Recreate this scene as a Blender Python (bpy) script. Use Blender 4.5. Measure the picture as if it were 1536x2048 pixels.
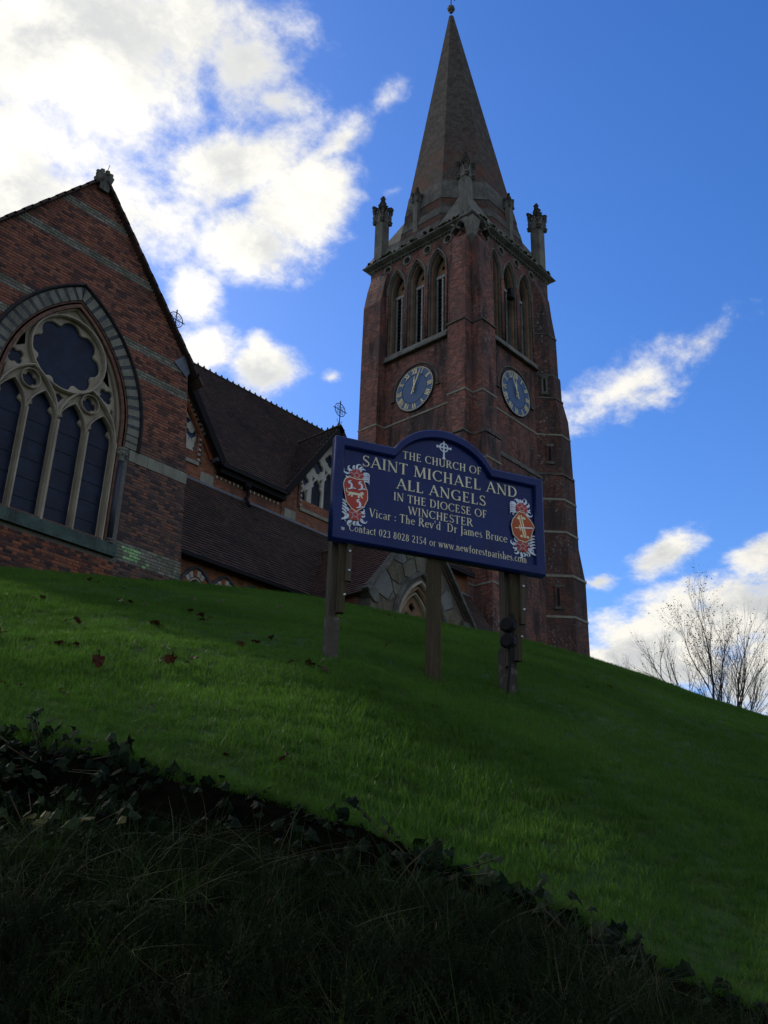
import bpy, bmesh, math, random
import numpy as np
from mathutils import Vector, Matrix
random.seed(7); RNG = np.random.default_rng(11)
rad = math.radians
for o in list(bpy.data.objects): bpy.data.objects.remove(o, do_unlink=True)
SC = bpy.context.scene
COL = SC.collection

# ------------------------------------------------------------------ camera
# The camera stands at the origin (eye height 1.6 m above the road).
# +X runs along the nave to the tower, +Y across the church, +Z up.
PITCH, ROLL, HEAD, FPX = rad(23.60), rad(1.755), rad(42.635), 2006.8
F = Vector((math.cos(HEAD)*math.cos(PITCH), math.sin(HEAD)*math.cos(PITCH), math.sin(PITCH)))
R0 = Vector((math.sin(HEAD), -math.cos(HEAD), 0))
U0 = R0.cross(F)
R = R0*math.cos(ROLL) + U0*math.sin(ROLL)
U = -R0*math.sin(ROLL) + U0*math.cos(ROLL)
cam = bpy.data.cameras.new('camera'); camo = bpy.data.objects.new('camera', cam); COL.objects.link(camo)
camo.matrix_world = Matrix(((R.x, U.x, -F.x, 0), (R.y, U.y, -F.y, 0), (R.z, U.z, -F.z, 0), (0, 0, 0, 1)))
cam.sensor_fit = 'VERTICAL'; cam.angle = 2*math.atan(1024/FPX)
cam.clip_start = 0.05; cam.clip_end = 20000
SC.camera = camo
SC.render.resolution_x, SC.render.resolution_y = 768, 1024
SC.cycles.max_bounces = 5; SC.cycles.diffuse_bounces = 3; SC.cycles.glossy_bounces = 2; SC.cycles.caustics_reflective = False; SC.cycles.caustics_refractive = False

# ------------------------------------------------------------------ light
SUN_EL, SUN_AZ = rad(31), rad(4.5)      # azimuth from +Y toward +X
sd = Vector((math.sin(SUN_AZ)*math.cos(SUN_EL), math.cos(SUN_AZ)*math.cos(SUN_EL), math.sin(SUN_EL)))
sun = bpy.data.lights.new('sun', 'SUN'); suno = bpy.data.objects.new('sun', sun); COL.objects.link(suno)
sun.energy = 2.5; sun.angle = rad(1.5); sun.color = (1, .93, .82)
suno.rotation_euler = sd.to_track_quat('Z', 'Y').to_euler()
SC.view_settings.view_transform = 'Standard'; SC.view_settings.look = 'None'
SC.view_settings.exposure = 0.16; SC.view_settings.gamma = 1.0; SC.view_settings.use_curve_mapping = False

def build_world():
    w = bpy.data.worlds.new('World'); SC.world = w; w.use_nodes = True
    nt = w.node_tree; N = nt.nodes; L = nt.links; N.clear()
    def new(t, **k):
        n = N.new(t)
        for a, b in k.items(): setattr(n, a, b)
        return n
    def put(s, v):
        if hasattr(v, 'links') or isinstance(v, bpy.types.NodeSocket): L.new(v, s)
        else: s.default_value = v
    def M(op, a, b=0.0, c=0.0, clamp=False):
        n = new('ShaderNodeMath', operation=op, use_clamp=clamp)
        put(n.inputs[0], a); put(n.inputs[1], b); put(n.inputs[2], c); return n.outputs[0]
    def dot(v, d):
        n = new('ShaderNodeVectorMath', operation='DOT_PRODUCT'); put(n.inputs[0], v); n.inputs[1].default_value = tuple(d); return n.outputs['Value']
    def mr(v, a, b, c=0.0, d=1.0, smooth=True):
        n = new('ShaderNodeMapRange'); n.interpolation_type = 'SMOOTHSTEP' if smooth else 'LINEAR'
        put(n.inputs[0], v); n.inputs[1].default_value = a; n.inputs[2].default_value = b; n.inputs[3].default_value = c; n.inputs[4].default_value = d
        return n.outputs[0]
    def noise(v, s, det=8, rough=.55, dist=0.0):
        n = new('ShaderNodeTexNoise'); put(n.inputs['Vector'], v); n.inputs['Scale'].default_value = s
        n.inputs['Detail'].default_value = det; n.inputs['Roughness'].default_value = rough; n.inputs['Distortion'].default_value = dist
        return n.outputs[0]
    D = new('ShaderNodeTexCoord').outputs['Generated']
    sky = new('ShaderNodeTexSky'); sky.sky_type = 'NISHITA'; sky.sun_disc = False
    sky.sun_elevation = SUN_EL; sky.sun_rotation = SUN_AZ; sky.air_density = 1.0; sky.dust_density = .3; sky.ozone_density = 2.5
    hs = new('ShaderNodeHueSaturation'); hs.inputs['Saturation'].default_value = SKY_SAT; hs.inputs['Value'].default_value = SKY_VAL
    hs.inputs['Hue'].default_value = SKY_HUE
    L.new(sky.outputs[0], hs.inputs['Color'])
    # clouds: a layer above the ground; banks of cloud given by their bearing and size
    def bearing(px, py): return (F + R*((px-768)/FPX) - U*((py-1024)/FPX)).normalized()
    banks = [ # bearing, half sizes, tilt, density
        (120, 60, 480, 330, -8, 1.2), (330, 60, 330, 200, 0, 1.05), (-120, 330, 420, 260, 0, 1.4), (250, 420, 330, 170, 18, 1.0), (480, 120, 170, 150, 60, 1.1),
        (545, 200, 110, 60, 10, .95), (470, 330, 260, 110, -12, 1.1), (600, 410, 170, 130, -35, 1.3), (500, 490, 200, 110, 0, 1.2),
        (690, 275, 150, 52, -38, .85), (770, 200, 90, 40, -40, .66), (650, 305, 130, 50, -30, .8), (790, 380, 50, 26, -20, .7),
        (390, 590, 90, 120, 10, 1.0), (420, 700, 120, 80, -5, 1.05), (520, 730, 110, 80, 10, 1.15), (520, 690, 60, 60, 0, 1.0),
        (665, 755, 40, 22, -10, .75), (600, 560, 80, 40, -20, .55), (-200, 700, 220, 200, 0, .9),
        (1250, 775, 220, 95, -22, .86), (1390, 695, 170, 60, -33, .76), (1170, 835, 120, 75, -10, .78), (1310, 790, 170, 50, -22, .74),
        (1335, 1105, 120, 55, -24, 1.25), (1200, 1160, 60, 32, -8, 1.1), (1520, 1105, 110, 60, -25, 1.15),
        (1330, 1265, 240, 105, -20, 1.4), (1480, 1225, 220, 110, -18, 1.4), (1300, 1330, 280, 100, 0, 1.35), (1560, 1330, 280, 120, -20, 1.25), (1430, 1150, 70, 40, -20, .6)]
    best = None
    for px, py, rx, ry, tilt, amp in banks:
        c = bearing(px, py); t = rad(tilt)
        a = (R*math.cos(t) - U*math.sin(t)); b = (R*math.sin(t) + U*math.cos(t))
        a = (a - c*a.dot(c)).normalized(); b = c.cross(a)
        m = new('ShaderNodeMapping', vector_type='TEXTURE'); L.new(D, m.inputs['Vector']); m.inputs['Location'].default_value = c
        m.inputs['Rotation'].default_value = Matrix((a, b, c)).transposed().to_euler(); m.inputs['Scale'].default_value = (rx*1.25/FPX, ry*1.25/FPX, rx*1.25/FPX)
        g = new('ShaderNodeTexGradient', gradient_type='SPHERICAL'); L.new(m.outputs[0], g.inputs[0])
        val = M('MULTIPLY', g.outputs['Fac'], amp*3.45)
        best = val if best is None else M('SMOOTH_MAX', best, val, .3)
    best = M('SUBTRACT', best, 2.0)
    sep = new('ShaderNodeSeparateXYZ'); L.new(D, sep.inputs[0])
    zz = M('ADD', M('MAXIMUM', sep.outputs[2], 0.0), .28)
    flat = new('ShaderNodeCombineXYZ'); put(flat.inputs[0], M('DIVIDE', sep.outputs[0], zz)); put(flat.inputs[1], M('DIVIDE', sep.outputs[1], zz)); flat.inputs[2].default_value = 3.7
    P = flat.outputs[0]
    inview = mr(dot(D, F), .74, .9)
    base = M('SUBTRACT', M('MULTIPLY', M('SUBTRACT', noise(P, 1.1, 3), .45), 6.0), M('MULTIPLY', inview, 8.0))
    cover = M('MAXIMUM', best, base)
    f1 = noise(P, 4.2, 4, .6, .15); f2 = noise(P, 9.5, 8, .66, .12)
    f3 = noise(P, 27.0, 6, .62, .2)
    fb = M('ADD', M('MULTIPLY', M('SUBTRACT', f1, .5), 2.0), M('ADD', M('MULTIPLY', M('SUBTRACT', f2, .5), 4.6), M('MULTIPLY', M('SUBTRACT', f3, .5), 1.7)))
    fld = M('ADD', cover, fb)
    dens = mr(fld, -.75, 1.15)
    dens = M('MULTIPLY', M('POWER', dens, 1.25), mr(sep.outputs[2], -.02, .06))
    thick = mr(fld, .35, 1.5)
    shade = mr(M('ADD', noise(P, 4.6, 3, .5), M('MULTIPLY', M('SUBTRACT', f2, .5), .9)), .36, .60)
    ramp = new('ShaderNodeMix', data_type='RGBA'); put(ramp.inputs['Factor'], M('MULTIPLY', M('SUBTRACT', 1.0, shade), M('MULTIPLY_ADD', thick, .35, .40)))
    ramp.inputs['A'].default_value = CL_WHITE; ramp.inputs['B'].default_value = CL_GREY
    # cloud glows more towards the sun than away from it
    glow = M('MULTIPLY_ADD', M('POWER', M('MULTIPLY_ADD', dot(D, sd), .5, .5), 1.5), .52, .57)
    lit = new('ShaderNodeVectorMath', operation='SCALE'); L.new(ramp.outputs['Result'], lit.inputs[0]); put(lit.inputs['Scale'], glow)
    mix = new('ShaderNodeMix', data_type='RGBA'); put(mix.inputs['Factor'], dens); L.new(hs.outputs[0], mix.inputs['A']); L.new(lit.outputs[0], mix.inputs['B'])
    bg = new('ShaderNodeBackground'); L.new(mix.outputs['Result'], bg.inputs['Color']); bg.inputs['Strength'].default_value = SKY_STR
    w.cycles.sampling_method = 'MANUAL'; w.cycles.sample_map_resolution = 256
    out = new('ShaderNodeOutputWorld'); L.new(bg.outputs[0], out.inputs['Surface'])
SKY_STR, SKY_SAT, SKY_VAL, SKY_HUE = 0.1, 1.32, 1.76, .514
CL_WHITE = (9.6, 9.3, 8.5, 1); CL_GREY = (5.0, 5.3, 5.6, 1)
build_world()

# ------------------------------------------------------------------ materials
MATS = {}
def mat(name, fn):
    if name in MATS: return MATS[name]
    m = bpy.data.materials.new(name); m.use_nodes = True
    nt = m.node_tree; N = nt.nodes; L = nt.links
    bsdf = N['Principled BSDF']
    class G: pass
    g = G(); g.N, g.L, g.b, g.nt = N, L, bsdf, nt
    def new(t, **k):
        n = N.new(t)
        for a, b in k.items(): setattr(n, a, b)
        return n
    def put(s, v):
        if isinstance(v, bpy.types.NodeSocket): L.new(v, s)
        else: s.default_value = v
    def noise(s, det=5, rough=.6, vec=None, dist=0, dim='3D'):
        n = new('ShaderNodeTexNoise'); n.inputs['Scale'].default_value = s; n.inputs['Detail'].default_value = det
        n.inputs['Roughness'].default_value = rough; n.inputs['Distortion'].default_value = dist
        L.new(vec or g.P, n.inputs['Vector']); return n.outputs[0]
    def rampc(v, stops):
        n = new('ShaderNodeValToRGB'); put(n.inputs[0], v); e = n.color_ramp.elements
        while len(e) < len(stops): e.new(.5)
        for q, (p, c) in zip(e, stops): q.position = p; q.color = (*c, 1)
        return n.outputs[0]
    def mixc(f, a, b, bt='MIX'):
        n = new('ShaderNodeMix', data_type='RGBA', blend_type=bt)
        put(n.inputs['Factor'], f); put(n.inputs['A'], a if isinstance(a, bpy.types.NodeSocket) else (*a, 1)); put(n.inputs['B'], b if isinstance(b, bpy.types.NodeSocket) else (*b, 1))
        return n.outputs['Result']
    def mth(op, a, b=0.0, c=0.0, clamp=False):
        n = new('ShaderNodeMath', operation=op, use_clamp=clamp); put(n.inputs[0], a); put(n.inputs[1], b); put(n.inputs[2], c); return n.outputs[0]
    def mr(v, a, b, c=0.0, d=1.0):
        n = new('ShaderNodeMapRange'); n.interpolation_type = 'SMOOTHSTEP'; put(n.inputs[0], v)
        for i, q in enumerate((a, b, c, d)): n.inputs[i+1].default_value = q
        return n.outputs[0]
    def bump(h, s=.5, d=.02):
        n = new('ShaderNodeBump'); n.inputs['Strength'].default_value = s; n.inputs['Distance'].default_value = d
        put(n.inputs['Height'], h); L.new(n.outputs[0], bsdf.inputs['Normal'])
    def color(c): put(bsdf.inputs['Base Color'], c if isinstance(c, bpy.types.NodeSocket) else (*c, 1))
    geo = new('ShaderNodeNewGeometry'); g.geo = geo
    g.P = geo.outputs['Position']; g.island = geo.outputs['Random Per Island']
    g.new, g.put, g.noise, g.ramp, g.mix, g.m, g.mr, g.bump, g.color = new, put, noise, rampc, mixc, mth, mr, bump, color
    def rough(v): put(bsdf.inputs['Roughness'], v)
    g.rough = rough
    bsdf.inputs['Specular IOR Level'].default_value = .3
    fn(g); MATS[name] = m; return m
def plain(name, c, r=.7, metal=0.0, var=.25, scale=6, spec=.3):
    def fn(g):
        n = g.noise(scale, 6)
        g.color(g.mix(g.mr(n, .3, .7), tuple(x*(1-var) for x in c), tuple(min(1, x*(1+var)) for x in c))); g.rough(r)
        g.b.inputs['Metallic'].default_value = metal; g.b.inputs['Specular IOR Level'].default_value = spec
        g.bump(g.noise(scale*8, 4), .25, .005)
    return mat(name, fn)

def brick_uv(g):
    s = g.new('ShaderNodeSeparateXYZ'); g.L.new(g.P, s.inputs[0])
    c = g.new('ShaderNodeCombineXYZ'); g.put(c.inputs[0], g.m('SUBTRACT', s.outputs[0], s.outputs[1])); g.put(c.inputs[1], s.outputs[2])
    return c.outputs[0], s
def brick_mat(name, cols, mortar=(.10, .092, .084), grime=.6, lichen=.0, course=.078):
    def fn(g):
        uv, s = brick_uv(g)
        b = g.new('ShaderNodeTexBrick'); g.L.new(uv, b.inputs['Vector'])
        b.inputs['Scale'].default_value = 1.0; b.inputs['Brick Width'].default_value = .23; b.inputs['Row Height'].default_value = course
        b.inputs['Mortar Size'].default_value = .006; b.inputs['Mortar Smooth'].default_value = .2; b.inputs['Bias'].default_value = -.1
        b.inputs['Color1'].default_value = (0, 0, 0, 1); b.inputs['Color2'].default_value = (1, 1, 1, 1); b.inputs['Mortar'].default_value = (.5, .5, .5, 1)
        br = g.ramp(b.outputs['Color'], [(0, cols[0]), (.4, cols[1]), (.75, cols[2]), (1, cols[3])])
        big = g.noise(.55, 6, .65); br = g.mix(g.mr(big, .42, .66), br, cols[4])
        br = g.mix(b.outputs['Fac'], br, mortar)
        # soot and algae, streaked downwards
        v = g.new('ShaderNodeVectorMath', operation='MULTIPLY'); g.L.new(g.P, v.inputs[0]); v.inputs[1].default_value = (1.6, 1.6, .28)
        st = g.noise(1.0, 8, .68, v.outputs[0])
        br = g.mix(g.m('MULTIPLY', g.mr(st, .47, .64), grime), br, (.020, .018, .017))
        if lichen:
            sp = g.noise(7, 6, .75); br = g.mix(g.m('MULTIPLY', g.mr(sp, .54, .66), g.m('MULTIPLY', g.mr(g.noise(.75, 5, .6), .47, .60), lichen)), br, (.26, .275, .26))
        g.color(br); g.rough(.86)
        g.bump(g.m('ADD', g.m('MULTIPLY', b.outputs['Fac'], -1.0), g.m('MULTIPLY', g.noise(30, 5), .7)), .8, .012)
    return mat(name, fn)
RED = [(.085, .035, .028), (.148, .055, .039), (.205, .076, .051), (.255, .10, .064), (.068, .038, .035)]
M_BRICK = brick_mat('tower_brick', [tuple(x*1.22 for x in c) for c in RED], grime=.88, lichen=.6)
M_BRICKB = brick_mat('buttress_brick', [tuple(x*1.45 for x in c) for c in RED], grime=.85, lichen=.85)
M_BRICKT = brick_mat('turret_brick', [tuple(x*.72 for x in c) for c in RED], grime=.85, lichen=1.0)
M_BRICKO = brick_mat('clerestory_brick', [(.16, .052, .026), (.235, .075, .034), (.29, .098, .045), (.34, .125, .06), (.15, .055, .032)], mortar=(.2, .16, .12), grime=.45)

def stone_mat(name, a, b, lichen=(.22, .24, .17), lam=.5, dark=.6, bs=.5):
    def fn(g):
        n1 = g.noise(1.7, 8, .65); n2 = g.noise(11, 6, .7)
        c = g.mix(g.mr(n1, .35, .68), a, b)
        c = g.mix(g.m('MULTIPLY', g.mr(n2, .52, .66), lam), c, lichen)
        v = g.new('ShaderNodeVectorMath', operation='MULTIPLY'); g.L.new(g.P, v.inputs[0]); v.inputs[1].default_value = (2.2, 2.2, .5)
        st = g.noise(1.2, 8, .7, v.outputs[0])
        c = g.mix(g.m('MULTIPLY', g.mr(st, .46, .7), dark), c, (.028, .027, .024))
        g.color(c); g.rough(.9); g.bump(g.m('ADD', g.noise(26, 6, .7), g.m('MULTIPLY', n1, .6)), bs, .03)
    return mat(name, fn)
M_STONE = stone_mat('grey_stone', (.115, .11, .095), (.19, .182, .158))
M_STONED = stone_mat('dark_stone', (.065, .062, .054), (.13, .125, .108), dark=.75)
M_STONEP = stone_mat('pale_stone', (.40, .37, .31), (.50, .47, .40), lam=.12, dark=.25, bs=.2)
M_TRAC = stone_mat('tracery_stone', (.31, .26, .19), (.40, .345, .26), lichen=(.24, .23, .19), lam=.35, dark=.4, bs=.25)
M_BAND = stone_mat('band_stone', (.20, .19, .15), (.28, .27, .225), lichen=(.18, .215, .12), lam=.6, dark=.4)
M_SILL = stone_mat('copper_stained_sill', (.04, .068, .06), (.085, .125, .105), lichen=(.035, .04, .035), lam=.8, dark=.7)
M_BROWN = stone_mat('brown_stone', (.19, .11, .06), (.27, .165, .095), lichen=(.16, .13, .09), lam=.3, dark=.4)
M_PORCH = [stone_mat('rubble_ochre', (.10, .082, .052), (.15, .123, .08), lam=.5, dark=.6), stone_mat('rubble_grey', (.13, .132, .122), (.185, .185, .172), lam=.4, dark=.55), stone_mat('rubble_olive', (.108, .10, .073), (.148, .137, .10), lam=.5, dark=.6)]
M_MORTD = plain('dark_mortar', (.085, .08, .068), .95, var=.25, scale=14)
M_MORT = plain('mortar', (.13, .12, .105), .95, var=.2, scale=14)
def spire_fn(g):
    n = g.noise(2.4, 9, .72); n2 = g.noise(16, 5, .75)
    c = g.ramp(n, [(.25, (.020, .017, .015)), (.45, (.055, .045, .037)), (.62, (.105, .090, .073)), (.8, (.075, .044, .033))])
    c = g.mix(g.m('MULTIPLY', g.mr(n2, .56, .68), .7), c, (.30, .295, .27))
    s = g.new('ShaderNodeSeparateXYZ'); g.L.new(g.P, s.inputs[0])
    rd = g.m('MULTIPLY', g.mr(s.outputs[2], 48.5, 42.0), g.mr(g.noise(.9, 5), .42, .6))
    c = g.mix(g.m('MULTIPLY', rd, .75), c, (.13, .05, .032))
    g.color(c); g.rough(.9)
    w = g.new('ShaderNodeMath', operation='FRACT'); g.put(w.inputs[0], g.m('MULTIPLY', s.outputs[2], 5.0))
    g.bump(g.m('ADD', g.m('MULTIPLY', w.outputs[0], .8), g.m('ADD', n2, g.noise(40, 4))), .9, .05)
M_SPIRE = mat('spire_masonry', spire_fn)
def tile_fn(cols, mossy):
    def fn(g):
        oi = g.new('ShaderNodeObjectInfo')
        c = g.ramp(g.island, [(0, cols[0]), (.5, cols[1]), (1, cols[2])])
        n = g.noise(.5, 7, .65)
        c = g.mix(g.m('MULTIPLY', g.mr(n, .5, .7), .8), c, (.012, .011, .010))
        n3 = g.noise(1.1, 8, .7); c = g.mix(g.m('MULTIPLY', g.mr(n3, .56, .68), mossy), c, (.032, .036, .014))
        g.color(c); g.rough(.75); g.bump(g.noise(35, 5), .4, .01)
    return fn
M_TILE = mat('roof_tile', tile_fn([(.034, .021, .018), (.052, .032, .026), (.078, .043, .032)], .75))
M_TILER = mat('porch_tile', tile_fn([(.05, .028, .022), (.085, .045, .034), (.12, .06, .043)], .3))
M_RIDGE = plain('mossy_ridge', (.035, .032, .015), .9, var=.5)
M_LEAD = plain('lead', (.09, .105, .13), .5, .2, spec=.5)
M_IRON = plain('black_iron', (.006, .006, .007), .7, .0, spec=.2)
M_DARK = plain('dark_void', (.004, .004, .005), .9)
M_LOUV = plain('louvre_slate', (.03, .03, .032), .8)
M_WHITEW = plain('weathered_white', (.30, .30, .28), .8, var=.3)
def glass_fn(g):
    n = g.noise(3.0, 8, .7); n2 = g.noise(120, 2, .6)
    g.color(g.mix(g.mr(n, .35, .7), (.003, .008, .021), (.009, .019, .046))); g.rough(g.mr(n2, .3, .7, .32, .5)); g.b.inputs['Specular IOR Level'].default_value = .22
    g.bump(n2, .12, .004)
M_GLASS = mat('meshed_blue_glass', glass_fn)
M_BLUEG = plain('pale_blue_pane', (.05, .10, .22), .25, spec=.6, var=.3, scale=2)
M_COLON = plain('slate_colonnette', (.022, .026, .042), .45, spec=.4)
M_MOULD = plain('red_moulding', (.13, .066, .045), .85, var=.3)
M_HOOD = plain('dark_hood_brick', (.022, .021, .023), .85, var=.35)
M_VOUSD = plain('blue_brick_voussoir', (.055, .060, .068), .8, var=.35)
M_VOUSS = stone_mat('pale_voussoir', (.15, .143, .112), (.21, .20, .165), lam=.4, dark=.5)
M_ORNG = plain('orange_brick', (.27, .085, .035), .85)
M_PAINTW = plain('white_paint', (.62, .63, .64), .5, var=.1)
M_CLOCK = plain('clock_blue', (.026, .075, .18), .4, spec=.4, var=.12)
M_CLOCKD = plain('clock_line', (.006, .014, .04), .5)
M_GILT = plain('gilt', (.72, .62, .34), .42, .15, var=.12)
M_NAVY = None
def navy_fn(g):
    n = g.noise(2.5, 6, .6); g.color(g.mix(g.mr(n, .35, .7), (.003, .012, .085), (.005, .018, .115)))
    g.rough(g.mr(g.noise(4, 7, .7), .3, .7, .22, .48)); g.b.inputs['Specular IOR Level'].default_value = .28
M_NAVY = mat('navy_gloss_paint', navy_fn)
M_CREAM = plain('cream_lettering', (.72, .66, .46), .5, var=.12)
M_GHOST = plain('ghost_lettering', (.020, .026, .085), .4, var=.1)
M_SILVER = plain('silver_white_paint', (.72, .77, .86), .5, var=.1)
M_REDP = plain('red_paint', (.42, .048, .028), .5, var=.15)
M_ORNP = plain('vermilion_paint', (.42, .075, .020), .5, var=.12)
M_STICK = plain('paper_sticker', (.5, .45, .5), .6, var=.15)
def wood_fn(c0, c1, moss):
    def fn(g):
        v = g.new('ShaderNodeVectorMath', operation='MULTIPLY'); g.L.new(g.P, v.inputs[0]); v.inputs[1].default_value = (40, 40, 2.2)
        n = g.noise(1.0, 7, .65, v.outputs[0]); c = g.mix(g.mr(n, .3, .7), c0, c1)
        c = g.mix(g.m('MULTIPLY', g.mr(g.noise(7, 6, .7), .48, .68), moss), c, (.05, .062, .025))
        g.color(c); g.rough(.85); g.bump(n, .6, .008)
    return fn
M_WOOD = mat('grey_timber', wood_fn((.04, .032, .022), (.088, .072, .053), .6))
M_WOODB = mat('brown_timber', wood_fn((.032, .024, .012), (.072, .05, .025), .5))
M_CONC = stone_mat('pebbled_concrete', (.042, .035, .026), (.075, .064, .048), lichen=(.3, .28, .24), lam=.35, dark=.5)

def green_fn(c0, c1, c2, r=.6, trans=.25, sc=.8, spec=.25):
    def fn(g):
        n = g.noise(sc, 5, .6); c = g.mix(g.mr(n, .36, .66), c0, c1)
        n2 = g.noise(9, 4, .7); c = g.mix(g.m('MULTIPLY', g.mr(n2, .5, .72), .6), c, c2)
        g.color(c); g.rough(r); g.b.inputs['Specular IOR Level'].default_value = spec
        t = g.new('ShaderNodeBsdfTranslucent'); g.L.new(c, t.inputs[0])
        mx = g.new('ShaderNodeMixShader'); mx.inputs[0].default_value = trans
        g.L.new(g.b.outputs[0], mx.inputs[1]); g.L.new(t.outputs[0], mx.inputs[2])
        g.L.new(mx.outputs[0], g.N['Material Output'].inputs['Surface'])
    return fn
M_GRASS = mat('lawn_blade', green_fn((.050, .122, .011), (.078, .180, .017), (.108, .19, .028), trans=.5, sc=.55))
M_SOIL = mat('lawn_soil', lambda g: (g.color(g.mix(g.mr(g.noise(1.2, 6), .35, .65), (.022, .05, .006), (.034, .07, .009))), g.rough(.95), g.bump(g.noise(30, 6), .8, .03)))
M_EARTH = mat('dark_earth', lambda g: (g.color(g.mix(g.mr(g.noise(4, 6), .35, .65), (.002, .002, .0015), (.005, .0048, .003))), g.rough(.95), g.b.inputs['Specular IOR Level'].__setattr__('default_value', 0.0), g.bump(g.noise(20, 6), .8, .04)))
M_IVY = mat('ivy_leaf', green_fn((.004, .009, .004), (.008, .015, .006), (.018, .028, .011), r=.7, trans=.15, sc=5, spec=.04))
M_IVYP = mat('pale_ivy_leaf', green_fn((.022, .036, .016), (.034, .052, .022), (.05, .066, .022), r=.7, trans=.2, sc=6, spec=.06))
M_YLEAF = mat('yellowed_leaf', green_fn((.09, .085, .022), (.14, .12, .035), (.08, .05, .018), r=.6, trans=.3, sc=9))
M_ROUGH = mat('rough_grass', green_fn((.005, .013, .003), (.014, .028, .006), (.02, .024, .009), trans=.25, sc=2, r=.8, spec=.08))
M_ROUGH2 = mat('long_grass_blade', green_fn((.016, .036, .007), (.036, .066, .014), (.05, .058, .022), trans=.3, sc=2, r=.7, spec=.1))
M_STRAW = mat('straw_stem', green_fn((.055, .052, .027), (.115, .105, .06), (.022, .028, .012), r=.8, trans=.2, sc=3, spec=.08))
M_HEATH = mat('heather_bud', green_fn((.007, .012, .005), (.020, .024, .012), (.005, .011, .004), spec=.05, r=.8, trans=.1, sc=6))
M_LEAFB = mat('dead_leaf', green_fn((.042, .015, .008), (.07, .028, .013), (.026, .011, .007), r=.8, trans=.15, sc=9))
M_LEAFP = mat('pale_dead_leaf', green_fn((.22, .18, .11), (.30, .26, .18), (.16, .12, .08), r=.7, trans=.15, sc=9))
M_YEW = mat('added_yew_foliage', green_fn((.012, .022, .008), (.022, .038, .012), (.03, .042, .016), r=.7, trans=.1))
M_BARK = plain('bark', (.045, .038, .030), .9, var=.4, scale=9)
M_TWIGL = plain('last_autumn_leaf', (.11, .055, .022), .7, var=.4, scale=3)
M_ROAD = plain('asphalt', (.05, .05, .052), .9, var=.3, scale=20)
M_MOSS = plain('moss', (.030, .040, .012), .95, var=.5, scale=9)
def gbrick_fn(stops, moss):
    def fn(g):
        oi = g.new('ShaderNodeObjectInfo')
        wn = g.new('ShaderNodeTexWhiteNoise', noise_dimensions='3D'); g.L.new(oi.outputs['Location'], wn.inputs['Vector'])
        r = g.m('FRACT', g.m('ADD', g.island, wn.outputs['Value']))
        s = g.new('ShaderNodeSeparateXYZ'); g.L.new(g.P, s.inputs[0])
        c = g.ramp(r, stops[0]); c2 = g.ramp(r, stops[1])
        # the lower wall was laid in purpler bricks than the gable
        c = g.mix(g.mr(g.m('ADD', s.outputs[2], g.m('MULTIPLY', g.noise(.8, 4), 1.4)), 13.4, 12.2), c, c2)
        c = g.mix(g.m('MULTIPLY', g.mr(g.noise(.7, 7, .65), .46, .68), .4), c, (.035, .022, .022))
        if moss: c = g.mix(g.m('MULTIPLY', g.mr(g.noise(2.2, 7, .7), .45, .6), moss), c, (.075, .105, .06))
        g.color(c); g.rough(.88); g.bump(g.noise(45, 5, .7), .5, .006)
    return fn
GR = [(0, (.060, .033, .032)), (.25, (.135, .055, .040)), (.55, (.215, .079, .050)), (1, (.285, .112, .066))]
GP = [(0, (.036, .027, .031)), (.35, (.085, .050, .046)), (.7, (.14, .076, .060)), (1, (.21, .092, .055))]
M_GBRICK = mat('gable_brick', gbrick_fn((GR, GP), 0))
OB = [(0, (.035, .022, .024)), (.35, (.11, .04, .028)), (.6, (.22, .07, .034)), (1, (.30, .10, .045))]
M_OBRICK = mat('plinth_brick', gbrick_fn((OB, OB), 0))
BB = [(0, (.14, .128, .098)), (.5, (.20, .185, .145)), (1, (.26, .245, .195))]
M_BBRICK = mat('buff_band_brick', gbrick_fn((BB, BB), .3))
M_LBRICK = mat('lichened_band_brick', gbrick_fn((BB, BB), .7))
M_LIME = plain('limewashed_brick', (.27, .44, .20), .85, var=.3, scale=9)

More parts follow.
